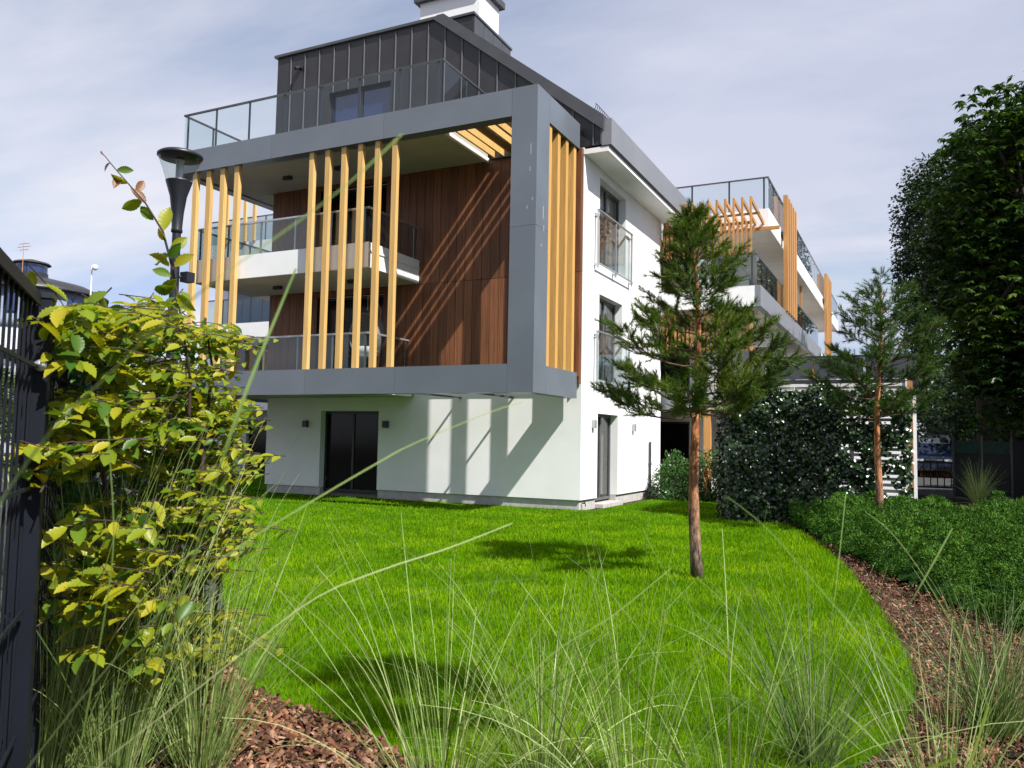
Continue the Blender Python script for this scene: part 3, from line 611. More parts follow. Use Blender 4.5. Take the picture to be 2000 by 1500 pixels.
def noise2(u, v, s=0):
    return (np.sin(u*2.3+s)+np.sin(v*3.1+1.3*s)+np.sin((u+v)*4.7+2.1*s)+.7*np.sin((u-1.7*v)*8.3+s))/3.7
def f_front(n):
    x = RNG.uniform(-3.62, -.06, n); z = RNG.uniform(0, 2.98, n)**.97
    q = noise2(x*1.2, z*1.1, 3); q2 = noise2(x*3.4, z*3.0, 5); hole = ((x > -1.5) & (q+q2 > .55)) | ((z > 2.74) & (x > -2.6) & (q > -.1)) | ((x > -1.3) & (x < -.5) & (z > 2.0) & (z < 2.5) & (q2 > -.1) & (RNG.uniform(0, 1, n) < .8)); k = ~hole
    x, z, q = x[k], z[k], q[k]
    th_ = .22+.16*noise2(x*2, z*2, 9)+.18*(x < -2.7)*(z < 1.6)
    y = 17.98-np.abs(th_)*RNG.uniform(.1, 1.1, len(x)); P = np.stack([x, y, z], 1)
    D = unit(np.stack([RNG.normal(0, .6, len(x)), RNG.normal(-.3, .3, len(x)), RNG.normal(-.8, .5, len(x))], 1)); N_ = unit(np.stack([RNG.normal(0, .8, len(x)), -np.ones(len(x)), RNG.normal(.4, .8, len(x))], 1)); return P, D, N_
def f_side(n):
    y = RNG.uniform(18.0, 21.7, n); z = RNG.uniform(0, 2.95, n); x = -3.52-RNG.uniform(.0, .38, n)
    return np.stack([x, y, z], 1), unit(np.stack([RNG.normal(-.3, .3, n), RNG.normal(0, .6, n), RNG.normal(-.8, .5, n)], 1)), unit(np.stack([-np.ones(n), RNG.normal(0, .5, n), RNG.normal(.4, .5, n)], 1))
ivy('dark glossy ivy covering the front of the white slatted trellis', 27000, f_front, (-1.8, 17.8, 0))
ivy('dark ivy on the shaded return of the trellis facing the white block', 11000, f_side, (-3.6, 19.8, 0))
# ------------------------------------------------------------------ shrubs against the rear wing
def shrub(c, r, h, label, n, group=None, mat='shrub_leaf', name='leafy_shrub', ls=(.05, .09)):
    o = empty(name, c, label, 'shrub', group); d = rdir(n); d[:, 2] = np.abs(d[:, 2])*1.0; q = 1+.22*noise2(d[:, 0]*3+c[0], d[:, 1]*3+d[:, 2]*2, c[1])
    R_ = (RNG.uniform(.35, 1, n)**.4)*q; P = np.stack([c[0]+d[:, 0]*r*R_, c[1]+d[:, 1]*r*R_, .06+d[:, 2]*h*R_], 1)
    low = n//4; P[:low, 2] *= RNG.uniform(0, .6, low)
    V, F = stamp(LEAF4[0], LEAF4[1], P, unit(d+rdir(n)*.8), unit(d+np.array([0, 0, .6])+rdir(n)*.5), RNG.uniform(*ls, n)); npmesh('foliage', V, F, mat, o)['kind'] = 'stuff'
    s = MB()
    for k in range(9):
        t = RNG.uniform(0, 2*pi); s.tube([(c[0]+.05*math.cos(t), c[1]+.05*math.sin(t), 0), (c[0]+.5*r*math.cos(t), c[1]+.5*r*math.sin(t), h*.75)], [.018, .006], 5)
    s.build('stem', 'bark_dark', o); return o
shrub((-6.1, 23.2, 0), .75, 1.25, 'round leafy shrub touching the sunlit white wall', 4200, 'shrubs before the rear wing')
shrub((-5.1, 23.4, 0), .75, 1.45, 'leafy shrub seen behind the trunk of the front pine', 4200, 'shrubs before the rear wing')
shrub((-4.2, 23.0, 0), .75, 1.55, 'tallest leafy shrub at the shaded side of the ivy', 4200, 'shrubs before the rear wing')
# ------------------------------------------------------------------ juniper ground cover
JP = [(-2.4, 17.6), (-1.40, 14.6), (-.76, 12.2), (-.42, 11.2), (-.05, 10.2), (.45, 8.9), (1.2, 7.7), (4.5, 7.6), (9, 10), (11, 24), (3, 24), (1.0, 17.6)]
def bed_pts(poly, n):
    a = np.array(poly); lo, hi = a.min(0), a.max(0); out = []
    while sum(map(len, out)) < n:
        p = RNG.uniform(lo, hi, (n*3, 2)); d = np.hypot(p[:, 0], p[:, 1]); p = p[(RNG.uniform(0, 1, len(p)) < np.clip((9.5/d)**1.5, .05, 1)) & inside(p, poly)]
        vis = (p[:, 0] < p[:, 1]*.33+2.0); p = p[vis]; out.append(p)
    return np.concatenate(out)[:n]
pj = np.array(JP)
def jh(p):
    e_ = np.full(len(p), 9.)
    for i in range(7):
        a, b = pj[i], pj[i+1]; t = np.clip(((p-a)@(b-a))/((b-a)@(b-a)), 0, 1); e_ = np.minimum(e_, np.linalg.norm(p-(a+t[:, None]*(b-a)), axis=1))
    h = (.10+.42*np.clip(e_/.4, 0, 1)**.5)*(1+.36*noise2(p[:, 0]*2.4, p[:, 1]*2.4, 1)) + .13*noise2(p[:, 0]*4.6, p[:, 1]*4.6, 4)
    gap = np.clip((noise2(p[:, 0]*1.6, p[:, 1]*1.6, 8)-.62)/.2, 0, 1); return np.maximum(h*(1-gap), .0)
hx, hy = np.meshgrid(np.arange(-2.6, 9.0, .25), np.arange(7.4, 24.0, .21)); hx = hx+(np.arange(hx.shape[0])[:, None] % 2)*.135; p = np.stack([hx.ravel(), hy.ravel()], 1)+RNG.normal(0, .05, (hx.size, 2))
p = p[inside(p, JP) & (p[:, 0] < p[:, 1]*.33+2.0)]; d0_ = np.hypot(p[:, 0], p[:, 1]); p = p[RNG.uniform(0, 1, len(p)) < np.clip((11/d0_)**1.4, .35, .97)]
hh = jh(p); kp = hh > .08; p, hh = p[kp], hh[kp]; n = len(p); dn_ = np.clip(np.hypot(p[:, 0], p[:, 1])/11, 1, 1.5)
rr_ = RNG.uniform(.085, .14, n)*dn_; z = np.maximum(.02, hh*RNG.uniform(.55, 1.2, n)-rr_*.6); k = 330
ax = unit(np.stack([RNG.normal(0, .4, n), RNG.normal(-.15, .4, n), np.ones(n)], 1))
dd = unit(RNG.normal(size=(n, k, 3))+ax[:, None]*.7); rad_ = RNG.uniform(.35, 1, (n, k, 1))**.4
P = np.stack([p[:, 0], p[:, 1], z], 1)[:, None]+dd*rad_*rr_[:, None, None]*np.array([1, 1, 1.1])
D = unit(dd*.35+ax[:, None]*.5+RNG.normal(0, .5, (n, k, 3))).reshape(-1, 3); NJ = (dd+RNG.normal(0, .3, (n, k, 3))).reshape(-1, 3); sz = np.repeat(.036*dn_, k)*RNG.uniform(.7, 1.2, n*k)
V, F = stamp(NEED[0]*np.array([.36, 1, 1]), NEED[1], P.reshape(-1, 3), D, NJ, sz)
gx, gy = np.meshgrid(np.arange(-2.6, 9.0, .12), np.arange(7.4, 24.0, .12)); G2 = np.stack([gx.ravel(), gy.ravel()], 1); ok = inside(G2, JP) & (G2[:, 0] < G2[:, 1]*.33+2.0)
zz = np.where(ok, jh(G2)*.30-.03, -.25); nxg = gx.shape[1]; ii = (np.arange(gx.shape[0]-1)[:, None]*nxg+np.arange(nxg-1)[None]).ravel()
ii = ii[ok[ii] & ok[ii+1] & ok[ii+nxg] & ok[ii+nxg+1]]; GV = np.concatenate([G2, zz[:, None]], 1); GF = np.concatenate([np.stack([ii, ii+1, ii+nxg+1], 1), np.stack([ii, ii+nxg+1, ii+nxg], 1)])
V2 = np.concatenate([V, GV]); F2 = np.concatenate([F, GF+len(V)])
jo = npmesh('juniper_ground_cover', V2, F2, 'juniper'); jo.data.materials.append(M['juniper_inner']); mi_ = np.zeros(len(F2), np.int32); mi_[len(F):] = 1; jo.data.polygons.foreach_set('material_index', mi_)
tag(jo, 'low dark green juniper cover spreading beside the curved lawn edge', 'ground cover', kind='stuff')
# ------------------------------------------------------------------ bark mulch
def chips(poly, n, name, dmax, big=(.018, .055)):
    a = np.array(poly); lo, hi = a.min(0), a.max(0); p = RNG.uniform(lo, hi, (n*3, 2)); p = p[inside(p, poly) & ~inside(p, LAWNS)]; d = np.hypot(p[:, 0], p[:, 1])
    p = p[RNG.uniform(0, 1, len(p)) < np.clip((5.0/d)**1.3, .05, 1)][:n]; n = len(p)
    P = np.stack([p[:, 0], p[:, 1], RNG.uniform(.0, .05, n)], 1); q = np.array([(-.5, -.22, 0), (.45, -.28, .03), (.55, .2, 0), (-.42, .26, .04), (-.45, -.2, .16), (.4, -.24, .19), (.5, .17, .17), (-.4, .22, .2)])
    f = [(0, 1, 5, 4), (1, 2, 6, 5), (2, 3, 7, 6), (3, 0, 4, 7), (4, 5, 6, 7)]
    D = unit(np.stack([RNG.normal(size=n), RNG.normal(size=n), RNG.normal(0, .3, n)], 1)); N_ = unit(np.stack([RNG.normal(0, .8, n), RNG.normal(0, .8, n), np.ones(n)], 1))
    q = q*np.array([1, .62, .8]); as_ = RNG.uniform(.4, 1.7, n); V, F = stamp(q, f, P, D, N_, (big[0]+(big[1]-big[0])*RNG.uniform(0, 1, n)**2.2)*1.0); V = V.reshape(n, 8, 3); c0_ = V.mean(1, keepdims=True); dl = unit(D)[:, None]; pr_ = ((V-c0_)*np.cross(unit(D), unit(N_))[:, None]).sum(-1, keepdims=True); V = (V+np.cross(unit(D), unit(N_))[:, None]*pr_*(as_[:, None, None]-1)).reshape(-1, 3); return npmesh(name, V, F, 'chips')
MULR = [(-.9, 3.0), (-.5, 4.0), (-.1, 4.8), (.0, 6.2), (-.07, 7.3), (-.34, 9.0), (-.8, 11.75), (-1.44, 14.5), (.6, 12), (1.8, 9), (4.0, 8.5), (4.0, 4), (1.0, 1.6)]
tag(chips(MULR, 42000, 'bark_mulch', 14), 'reddish bark chips between curved lawn and juniper', 'mulch', kind='stuff')
MULL = [(-1.6, 3.42), (-2.25, 3.46), (-2.55, 3.67), (-3.3, 3.86), (-3.8, 4.0), (-5.2, 5.2), (-4.6, 3.4), (-3.2, 1.9), (-1.0, 1.6), (-.6, 3.2)]
tag(chips(MULL, 34000, 'bark_mulch', 6, (.014, .085)), 'reddish bark chips under the shrub at the left front', 'mulch', kind='stuff')
for nm, poly in (('mulch_bed', [(-3.75, 18.6)]+LAWN_R[1:]+[(-2.25, 3.2), (-.6, 1.2), (12, 4), (13, 26), (1, 26), (-3.7, 18.7)]),):
    pass
# ------------------------------------------------------------------ lawn blades
def lawn_blades(n):
    f = 3.3*np.exp(RNG.uniform(0, np.log(26/3.3), n*2)*RNG.uniform(.55, 1, n*2)**.5); px = RNG.uniform(-350, 2350, n*2)
    r = (px-1000)/FPX*f; cy, sy = math.cos(YAW), math.sin(YAW); p = np.stack([r*cy-f*sy, r*sy+f*cy], 1)
    j = RNG.normal(0, .03, p.shape); k = inside(p+j, LAWNS); return p[k][:n], f[k][:n]
p, f = lawn_blades(260000); n = len(p)
h = RNG.uniform(.028, .06, n)*(1+.25*noise2(p[:, 0]*2, p[:, 1]*2, 2)); wd = .0030*np.clip(f/4.2, 1, 3.2)*RNG.uniform(.7, 1.3, n)
a = RNG.uniform(0, 2*pi, n); ln = RNG.uniform(.1, .75, n)*h; b = a+RNG.normal(0, .9, n)
S = np.stack([np.cos(a), np.sin(a), 0*a], 1)*(wd/2)[:, None]; O = np.stack([p[:, 0], p[:, 1], 0*a], 1); Lq = np.stack([np.cos(b), np.sin(b), 0*a], 1)
Z = np.array([0, 0, 1.])[None]
V = np.stack([O-S, O+S, O+S*.85+Lq*(ln*.35)[:, None]+Z*(h*.6)[:, None], O-S*.85+Lq*(ln*.35)[:, None]+Z*(h*.6)[:, None], O+Lq*ln[:, None]+Z*h[:, None]], 1)
i = np.arange(n)[:, None]*5
F = np.concatenate([np.concatenate([i, i+1, i+2], 1), np.concatenate([i, i+2, i+3], 1), np.concatenate([i+3, i+2, i+4], 1)])
tag(npmesh('lawn_grass', V.reshape(-1, 3), F, 'grass'), 'bright green mown grass of the curved lawn', 'grass', kind='stuff')
# ------------------------------------------------------------------ pines
def needles(tw_pts, tw_dir, per, ln, wd):
    n = len(tw_pts); t = RNG.uniform(-.1, 1, (n, per)); L_ = RNG.uniform(.10, .20, (n, 1))
    P = tw_pts[:, None]+tw_dir[:, None]*(t*L_)[..., None]
    D = unit(tw_dir[:, None]*(.5+.6*np.clip(t, 0, 1)[..., None])+RNG.normal(0, .42, (n, per, 3)))
    return stamp(NEED[0]*np.array([wd/ln, 1, 1]), NEED[1], P.reshape(-1, 3), D.reshape(-1, 3), rdir(n*per), RNG.uniform(.75, 1.2, n*per)*ln)
def pine(loc, H, whorls, lean, label, seed, tr=.075, per=46, mat='needle', bark_split=.22, skipn=()):
    rg = np.random.default_rng(seed); o = empty('pine_tree', loc, label, 'tree', 'young pines on the garden side'); L0 = Vector(loc)
    nz = 14; ts_ = np.linspace(0, 1, nz); pts = []
    for t in ts_: pts.append(L0+Vector((lean[0]*t+.035*math.sin(t*7+seed), lean[1]*t+.03*math.cos(t*6+seed), H*t*.97)))
    rr = [tr*(1.18 if t == 0 else 1)*(1-.80*max(0, (t-.15)/.85)) for t in ts_]; ks = int(nz*bark_split)
    MB().tube(pts, rr, 14).build('trunk', 'bark_pine', o, True)
    def tp(z):
        t = z/H*(nz-1)/.97; i = min(int(t), nz-2); return pts[i].lerp(pts[i+1], min(t-i, 1))
    br = MB(); TP, TD = [], []
    for (z, nb, Lr, rise, a0) in whorls:
        for b in range(nb):
            if rg.uniform() < .10: continue
            a = a0+2*pi*b/nb+rg.normal(0, .18); Lb = Lr*rg.uniform(.75, 1.12); z0 = z+rg.normal(0, .04); p0 = tp(z0); hd = Vector((math.cos(a), math.sin(a), 0)); path = []
            for q in np.linspace(0, 1, 6): path.append(p0+hd*(Lb*q)+Vector((0, 0, Lb*(rise*q+.16*q*q*q)-.06*math.sin(q*3)*Lb))+Vector(rg.normal(0, .012, 3)))
            br.tube(path, [max(.003, .013*(Lr/1.0)*(1-.8*q)) for q in np.linspace(0, 1, 6)], 6)
            ns = max(5, int(Lb*17))
            for s_ in range(ns):
                q = .40+.60*(s_+rg.uniform(0, .6))/ns; i = min(int(q*5), 4); pb = path[i].lerp(path[i+1], min(q*5-i, 1)); sd = 1 if s_ % 2 else -1
                side = Vector((-hd.y, hd.x, 0))*sd; dd = (hd*rg.uniform(.35, .8)+side*rg.uniform(.35, .9)+Vector((0, 0, rg.uniform(.05, .75)))).normalized()
                l2 = rg.uniform(.10, .30)*(1.15-q*.45)*min(1, Lb+.3); e2 = pb+dd*l2; br.tube([pb, e2], [.006, .003], 4, False)
                for c in range(3):
                    d2 = (dd+Vector(rg.normal(0, .45, 3))+Vector((0, 0, .30))).normalized(); TP.append(e2-dd*l2*.5*c/2); TD.append(d2)
            TP.append(path[-1]); TD.append((hd+Vector((0, 0, .7))).normalized())
    top = pts[-1]
    for k in range(16): TP.append(top-Vector((0, 0, .035*k))); TD.append((Vector(rg.normal(0, .5, 3))+Vector((0, 0, .9))).normalized())
    br.build('branch', 'bark_branch', o)
    V, F = needles(np.array([tuple(v) for v in TP]), np.array([tuple(v) for v in TD]), per, .082, .0066)
    npmesh('crown', V, F, mat, o)['kind'] = 'stuff'
    return o
W1 = [(2.00, 7, 1.24, .05, .2), (2.18, 6, 1.20, .14, .8), (2.42, 6, 1.02, .18, .1), (2.66, 6, .84, .22, .9), (2.90, 6, .76, .18, .6), (3.08, 5, .60, .34, 1.2), (3.34, 6, .52, .42, .4), (3.56, 5, .44, .55, .0), (3.74, 5, .34, .75, .9), (3.92, 5, .25, .95, .2), (4.08, 4, .16, 1.2, .5), (4.24, 4, .09, 1.5, .1)]
pine((-2.352, 9.886, 0), 4.42, W1, (-.06, .05), 'young pine with orange trunk standing alone on the lawn', 3, .068, 60)
W2 = [(2.15, 5, 1.05, .22, .0), (2.45, 5, 1.10, .22, .7), (2.75, 6, 1.05, .26, .2), (3.05, 5, .98, .32, .9), (3.35, 6, .85, .40, .4), (3.65, 5, .66, .55, .1), (3.95, 5, .50, .75, .6), (4.22, 4, .30, 1.1, .3)]
pine((-.60, 16.4, 0), 4.62, W2, (.05, .0), 'second pine rising from the juniper bed before the ivy trellis', 8, .068, 52, 'needle_dark')
pine((.76, 2.96, 0), 5.4, [(z, 6, r, .25, z*3) for z, r in ((4.1, .55), (4.35, .62), (4.6, .55), (4.85, .42), (5.05, .3))], (.0, .0), 'pine just out of view at the right that shades the front lawn', 5, .075, 36)
# ------------------------------------------------------------------ broadleaf trees on the right
def big_tree(name, label, loc, H, crown, n_clump, per, leaf, mat, trunk_r, seed, group=None, palm=False, clump_r=.8, cat='tree', fork=.3):
    rg = np.random.default_rng(seed); o = empty(name, loc, label, cat, group); L0 = np.array(loc, float)
    C = []
    for (cx, cy, cz, rx, ry, rz, wt) in crown:
        m_ = int(n_clump*wt); d = unit(rg.normal(size=(m_, 3))); rr = rg.uniform(.25, 1, m_)**.42; q = 1+.20*noise2(d[:, 0]*3+seed, d[:, 1]*3+d[:, 2]*3, seed*1.7)
        C.append(L0+np.array([cx, cy, cz])+d*(rr*q)[:, None]*np.array([rx, ry, rz]))
    C = np.concatenate(C); C = C[C[:, 2] > .3]; top = Vector(loc)+Vector((0, 0, H*fork)); mid = np.array([c[:3] for c in crown]).mean(0)
    tb = MB().tube([Vector(loc)-Vector((0, 0, .1)), Vector(loc)+Vector((.03*H*.2, 0, H*fork*.5)), top], [trunk_r*1.25, trunk_r, trunk_r*.8], 12); tb.build('trunk', 'bark_dark', o, True)
    lb = MB()
    lead = Vector(L0+mid)+Vector((0, 0, H*.2)); lb.tube([top, top.lerp(lead, .5), lead], [trunk_r*.7, trunk_r*.4, trunk_r*.1], 8)
    for c in C[rg.permutation(len(C))[:46]]:
        e = Vector(c); s = top.lerp(lead, rg.uniform(0, .8)); m2 = s.lerp(e, .5)+Vector((0, 0, rg.uniform(-.2, .5))); lb.tube([s, m2, e], [trunk_r*.28, trunk_r*.16, .02], 6, False)
    lb.build('limb', 'bark_dark', o)
    n = len(C)*per; off = rg.normal(size=(len(C), per, 3)); off = unit(off)*rg.uniform(.3, 1, (len(C), per, 1))**.5*clump_r*rg.uniform(.6, 1.25, (len(C), 1, 1))*np.array([1, 1, .62]); P = (C[:, None]+off)
    if palm:     # hand-shaped leaves: five drooping leaflets from one point
        P = P.reshape(-1, 3); az_ = rg.uniform(0, 2*pi, len(P)); PP, DD, NN = [], [], []
        for k in range(5):
            t = az_+(k-2)*.62; d = np.stack([np.cos(t), np.sin(t), rg.uniform(-.75, -.2, len(P))], 1); PP.append(P); DD.append(unit(d)); NN.append(unit(np.stack([rg.normal(0, .3, len(P)), rg.normal(0, .3, len(P)), np.ones(len(P))], 1)))
        P, D, N_ = np.concatenate(PP), np.concatenate(DD), np.concatenate(NN)
    else:
        P = P.reshape(-1, 3); D = unit(off.reshape(-1, 3)+rg.normal(0, .5, (len(P), 3))+np.array([0, 0, -.2])); N_ = unit(rg.normal(0, .6, (len(P), 3))+np.array([0, 0, .8]))
    V, F = stamp(LEAF4[0]*np.array([.62 if palm else 1, 1, 1]), LEAF4[1], P, D, N_, rg.uniform(leaf*.75, leaf*1.25, len(P))); npmesh('crown', V, F, mat, o)['kind'] = 'stuff'
    return o
def hp(px, f): v = hpos(px, f); return (v.x, v.y, 0)
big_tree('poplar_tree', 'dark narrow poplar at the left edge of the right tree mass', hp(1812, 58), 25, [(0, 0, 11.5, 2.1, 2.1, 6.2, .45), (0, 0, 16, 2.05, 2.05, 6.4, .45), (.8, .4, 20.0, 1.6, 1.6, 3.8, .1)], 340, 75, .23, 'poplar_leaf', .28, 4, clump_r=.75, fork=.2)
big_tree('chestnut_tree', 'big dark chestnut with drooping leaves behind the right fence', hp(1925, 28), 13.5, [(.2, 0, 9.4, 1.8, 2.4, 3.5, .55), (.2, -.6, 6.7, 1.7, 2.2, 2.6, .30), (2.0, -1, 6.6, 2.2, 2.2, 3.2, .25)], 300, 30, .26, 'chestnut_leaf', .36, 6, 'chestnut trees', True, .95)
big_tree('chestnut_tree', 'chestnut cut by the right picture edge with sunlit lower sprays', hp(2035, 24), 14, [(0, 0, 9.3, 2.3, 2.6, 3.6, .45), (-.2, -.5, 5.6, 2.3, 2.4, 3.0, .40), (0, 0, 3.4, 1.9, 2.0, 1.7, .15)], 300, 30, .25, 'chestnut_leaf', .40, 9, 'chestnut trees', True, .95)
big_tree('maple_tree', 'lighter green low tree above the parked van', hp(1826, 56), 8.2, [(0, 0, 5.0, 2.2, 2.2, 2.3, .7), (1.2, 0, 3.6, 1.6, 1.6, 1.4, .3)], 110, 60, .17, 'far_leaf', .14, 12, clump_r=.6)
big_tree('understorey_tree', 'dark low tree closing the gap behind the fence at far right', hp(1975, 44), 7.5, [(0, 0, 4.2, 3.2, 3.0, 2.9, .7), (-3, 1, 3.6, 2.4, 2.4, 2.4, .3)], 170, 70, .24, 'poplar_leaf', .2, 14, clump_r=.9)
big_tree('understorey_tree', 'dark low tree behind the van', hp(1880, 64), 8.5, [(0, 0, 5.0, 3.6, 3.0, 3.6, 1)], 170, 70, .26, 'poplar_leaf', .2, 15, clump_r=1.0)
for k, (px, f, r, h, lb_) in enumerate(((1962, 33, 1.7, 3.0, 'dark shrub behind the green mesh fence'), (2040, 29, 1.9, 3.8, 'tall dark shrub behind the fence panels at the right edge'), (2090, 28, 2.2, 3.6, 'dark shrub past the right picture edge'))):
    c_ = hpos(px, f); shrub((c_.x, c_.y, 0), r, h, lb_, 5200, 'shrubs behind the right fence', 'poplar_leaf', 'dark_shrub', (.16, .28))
for k, (x, y, h, w_) in enumerate(((-24, -9, 11, 'leafy tree added out of view beyond the left fence to dim the front wall'), (-15, -11, 12, 'tallest of the unseen trees added to dim the front wall'), (-6, -11, 11, 'leafy tree added out of view behind the camera to dim the front wall'), (2, -13, 10, 'smallest of the unseen trees added to dim the front wall'))):  # unseen trees, added to keep low sky light off the front wall
    big_tree('added_shade_tree', w_, (x, y, 0), h, [(0, 0, h*.55, 3.9, 3.2, h*.42, 1)], 130, 50, .42, 'far_leaf', .2, 70+k, 'unseen trees added to dim the front wall', clump_r=1.2)
# trees far behind the left fence
for k, (px, f, h, lb_) in enumerate(((-40, 34, 4.2, 'small bright tree seen through the bars of the left fence'), (70, 42, 4.6, 'round tree beyond the left gate post'), (190, 60, 6.5, 'distant tree behind the yellow green shrub'), (300, 66, 7.0, 'distant tree left of the lamp post'))):
    big_tree('garden_tree', lb_, hp(px, f), h, [(0, 0, h*.6, h*.36, h*.36, h*.42, 1)], 90, 60, .2, 'far_leaf', .12, 20+k, 'trees beyond the street', clump_r=.6)
# ------------------------------------------------------------------ fence, lamp, van, soil heap at the right
FR = empty('panel_fence', (3.0, 34, 0), 'dark fence with green mesh behind the juniper bed', 'fence')
_a, _b = hpos(1860, 26.5), hpos(2160, 24.0); fa, fb = np.array([_a.x, _a.y]), np.array([_b.x, _b.y]); n_ = 5; u = (fb-fa)/np.linalg.norm(fb-fa); ang = math.atan2(u[1], u[0]); sp_ = np.linalg.norm(fb-fa)/n_
def rotbox(name, c, l, t, z0, z1, ang, mat, parent):
    o_ = base_of(parent); m_ = MB().box(-l/2, l/2, -t/2, t/2, z0, z1); me = bpy.data.meshes.new(name); me.from_pydata(m_.v, [], m_.f); me.materials.append(M[mat])
    o = bpy.data.objects.new(name, me); COL.objects.link(o); o.parent = parent; o.location = (c[0]-o_.x, c[1]-o_.y, -o_.z); o.rotation_euler = (0, 0, ang); return o
for i in range(n_):
    c = fa+u*(i+.5)*sp_; mesh_green = i < 2
    rotbox('mesh_panel', c, sp_-.08, .03, .15 if mesh_green else .02, 1.84 if mesh_green else 2.0, ang, 'mesh_green' if mesh_green else 'fence_dark', FR)
    if mesh_green: rotbox('lower_board', c-np.array([-u[1], u[0]])*.06, sp_-.1, .02, .05, 1.45, ang, 'fence_dark', FR)
for i in range(n_+1): rotbox('fence_post', fa+u*i*sp_, .07, .09, -.1, 2.0 if i < 2 else 2.2, ang, 'dark_metal', FR)
gt = empty('dark_gate', (-.2, 35.0, 0), 'low dark gate in front of the parked van', 'gate')
for i in range(9): piece('gate_bar', .05+i*.23, .09+i*.23, 34.98, 35.02, .1, 1.05, 'dark_metal', gt)
MB().box(.0, 2.0, 34.97, 35.03, 1.02, 1.09).build('gate_rail', 'dark_metal', gt); MB().box(0, 2.0, 34.97, 35.03, .08, .14).build('gate_rail', 'dark_metal', gt)
MB().box(-.1, -.0, 34.95, 35.05, -.05, 1.2).build('gate_post', 'dark_metal', gt); MB().box(2.01, 2.11, 34.95, 35.05, -.05, 1.2).build('gate_post', 'dark_metal', gt)
_h = hpos(1920, 47); V = []; F = []; 
xs_ = np.linspace(-4, 4, 26); ys_ = np.linspace(-2, 2, 12)
for y in ys_:
    for x in xs_: V.append((_h.x+x, _h.y+y, max(-.05, 2.75*math.exp(-(x/2.6)**2-(y/1.2)**2)+.30*math.sin(x*3.1)*math.exp(-(y/1.2)**2)-.1)))
tag(npmesh('soil_heap', V, [(j*26+i, j*26+i+1, (j+1)*26+i+1, (j+1)*26+i) for j in range(11) for i in range(25)], 'clay', None, True), 'orange heap of clay soil showing above the green mesh', 'soil heap')
def street_lamp(loc, H, r, label, cap=True):
    o = empty('street_lamp', loc, label, 'street lamp'); x, y, _ = loc
    MB().lathe([(.11, 0), (.11, .35), (.062, .40), (.058, H*.55), (.050, H-.965)], (x, y, 0), 16).build('pole', 'lamp_black', o, True)
    MB().lathe([(.050, H-.97), (.066, H-.96), (.066, H-.93), (.060, H-.91), (.072, H-.72), (.098, H-.52), (r*.60, H-.34), (r*.61, H-.33), (.02, H-.325)], (x, y, 0), 24).build('cone', 'lamp_black', o, True)
    MB().lathe([(r*.60, H-.33), (r*.74, H-.20), (r*.98, H-.045)], (x, y, 0), 28).build('lamp_glass', 'lamp_glass', o, True)
    MB().lathe([(.01, H-.050), (r*.98, H-.045), (r*1.04, H-.03), (r*1.04, H-.005), (r*.9, H+.02), (.01, H+.045)], (x, y, 0), 32).build('lamp_cover', 'lamp_black', o, True)
    MB().lathe([(.045, H-.33), (.045, H-.10), (.06, H-.07)], (x, y, 0), 12).build('bulb', 'lens', o, True)
    return o
lp = at(352, 306, 10); sl = street_lamp((lp.x, lp.y, 0), lp.z+.02, .255, 'black post lamp with funnel glass head before the grey frame')
fl_ = at(366, 542, 9.95); MB().box(fl_.x-.06, fl_.x+.06, fl_.y-.06, fl_.y+.06, fl_.z-.06, fl_.z+.06).tube([(lp.x, lp.y, fl_.z), (fl_.x, fl_.y, fl_.z)], .018, 6).build('spotlight', 'lamp_black', sl)
l2 = hpos(1843, 56); street_lamp((l2.x, l2.y, 0), 5.4, .45, 'distant post lamp among the dark trees above the fence')
# van
VN = empty('parked_van', (.9, 46.4, 0), 'dark blue van parked facing the garden behind the gate', 'van')
vp = hpos(1822, 44.5); VX, VY = vp.x, vp.y; va = math.atan2(-VX, -VY)   # nose towards the garden
def vobj(mb, name, mat, parent=VN, smooth=False):
    o = mb.build(name, mat, None, smooth); o.parent = parent
    if parent is VN: o.location = (0, 0, 0)
    return o
VN.location = (VX, VY, 0); VN.rotation_euler = (0, 0, rad(-2))
prof = [(-.0, .35), (-.06, .55), (-.05, .95), (.10, 1.12), (.75, 1.22), (1.35, 2.12), (1.75, 2.26), (5.0, 2.28), (5.15, 1.9), (5.2, .4), (4.6, .3), (.4, .28)]
bm_ = MB(); Wd = .95
sec = [(-Wd+.02, .97), (-Wd, 1.0), (Wd, 1.0), (Wd-.02, .97)]
i0 = len(bm_.v); n_ = len(prof)
for x, sc2_ in ((-Wd, .985), (-Wd+.10, 1.0), (Wd-.10, 1.0), (Wd, .985)):
    for (y, z) in prof: bm_.v.append(((x if abs(x) < Wd else x*(1-.10*max(0, (z-1.1)/1.2))), y+(0 if abs(x) < Wd else .05), z*sc2_))
for s_ in range(3):
    for k in range(n_): bm_.f.append((i0+s_*n_+k, i0+s_*n_+(k+1) % n_, i0+(s_+1)*n_+(k+1) % n_, i0+(s_+1)*n_+k))
bm_.f.append(tuple(range(n_-1, -1, -1))); bm_.f.append(tuple(range(3*n_, 4*n_)))
vobj(bm_, 'body', 'van_paint')
wm = MB(); wm.v = [(-.78, .775, 1.25), (.78, .775, 1.25), (.74, 1.15, 1.82), (-.74, 1.15, 1.82)]; wm.v = [(x, y-.03, z+.01) for x, y, z in wm.v]; wm.f = [(0, 1, 2, 3)]; vobj(wm, 'windscreen', 'glass_blue')
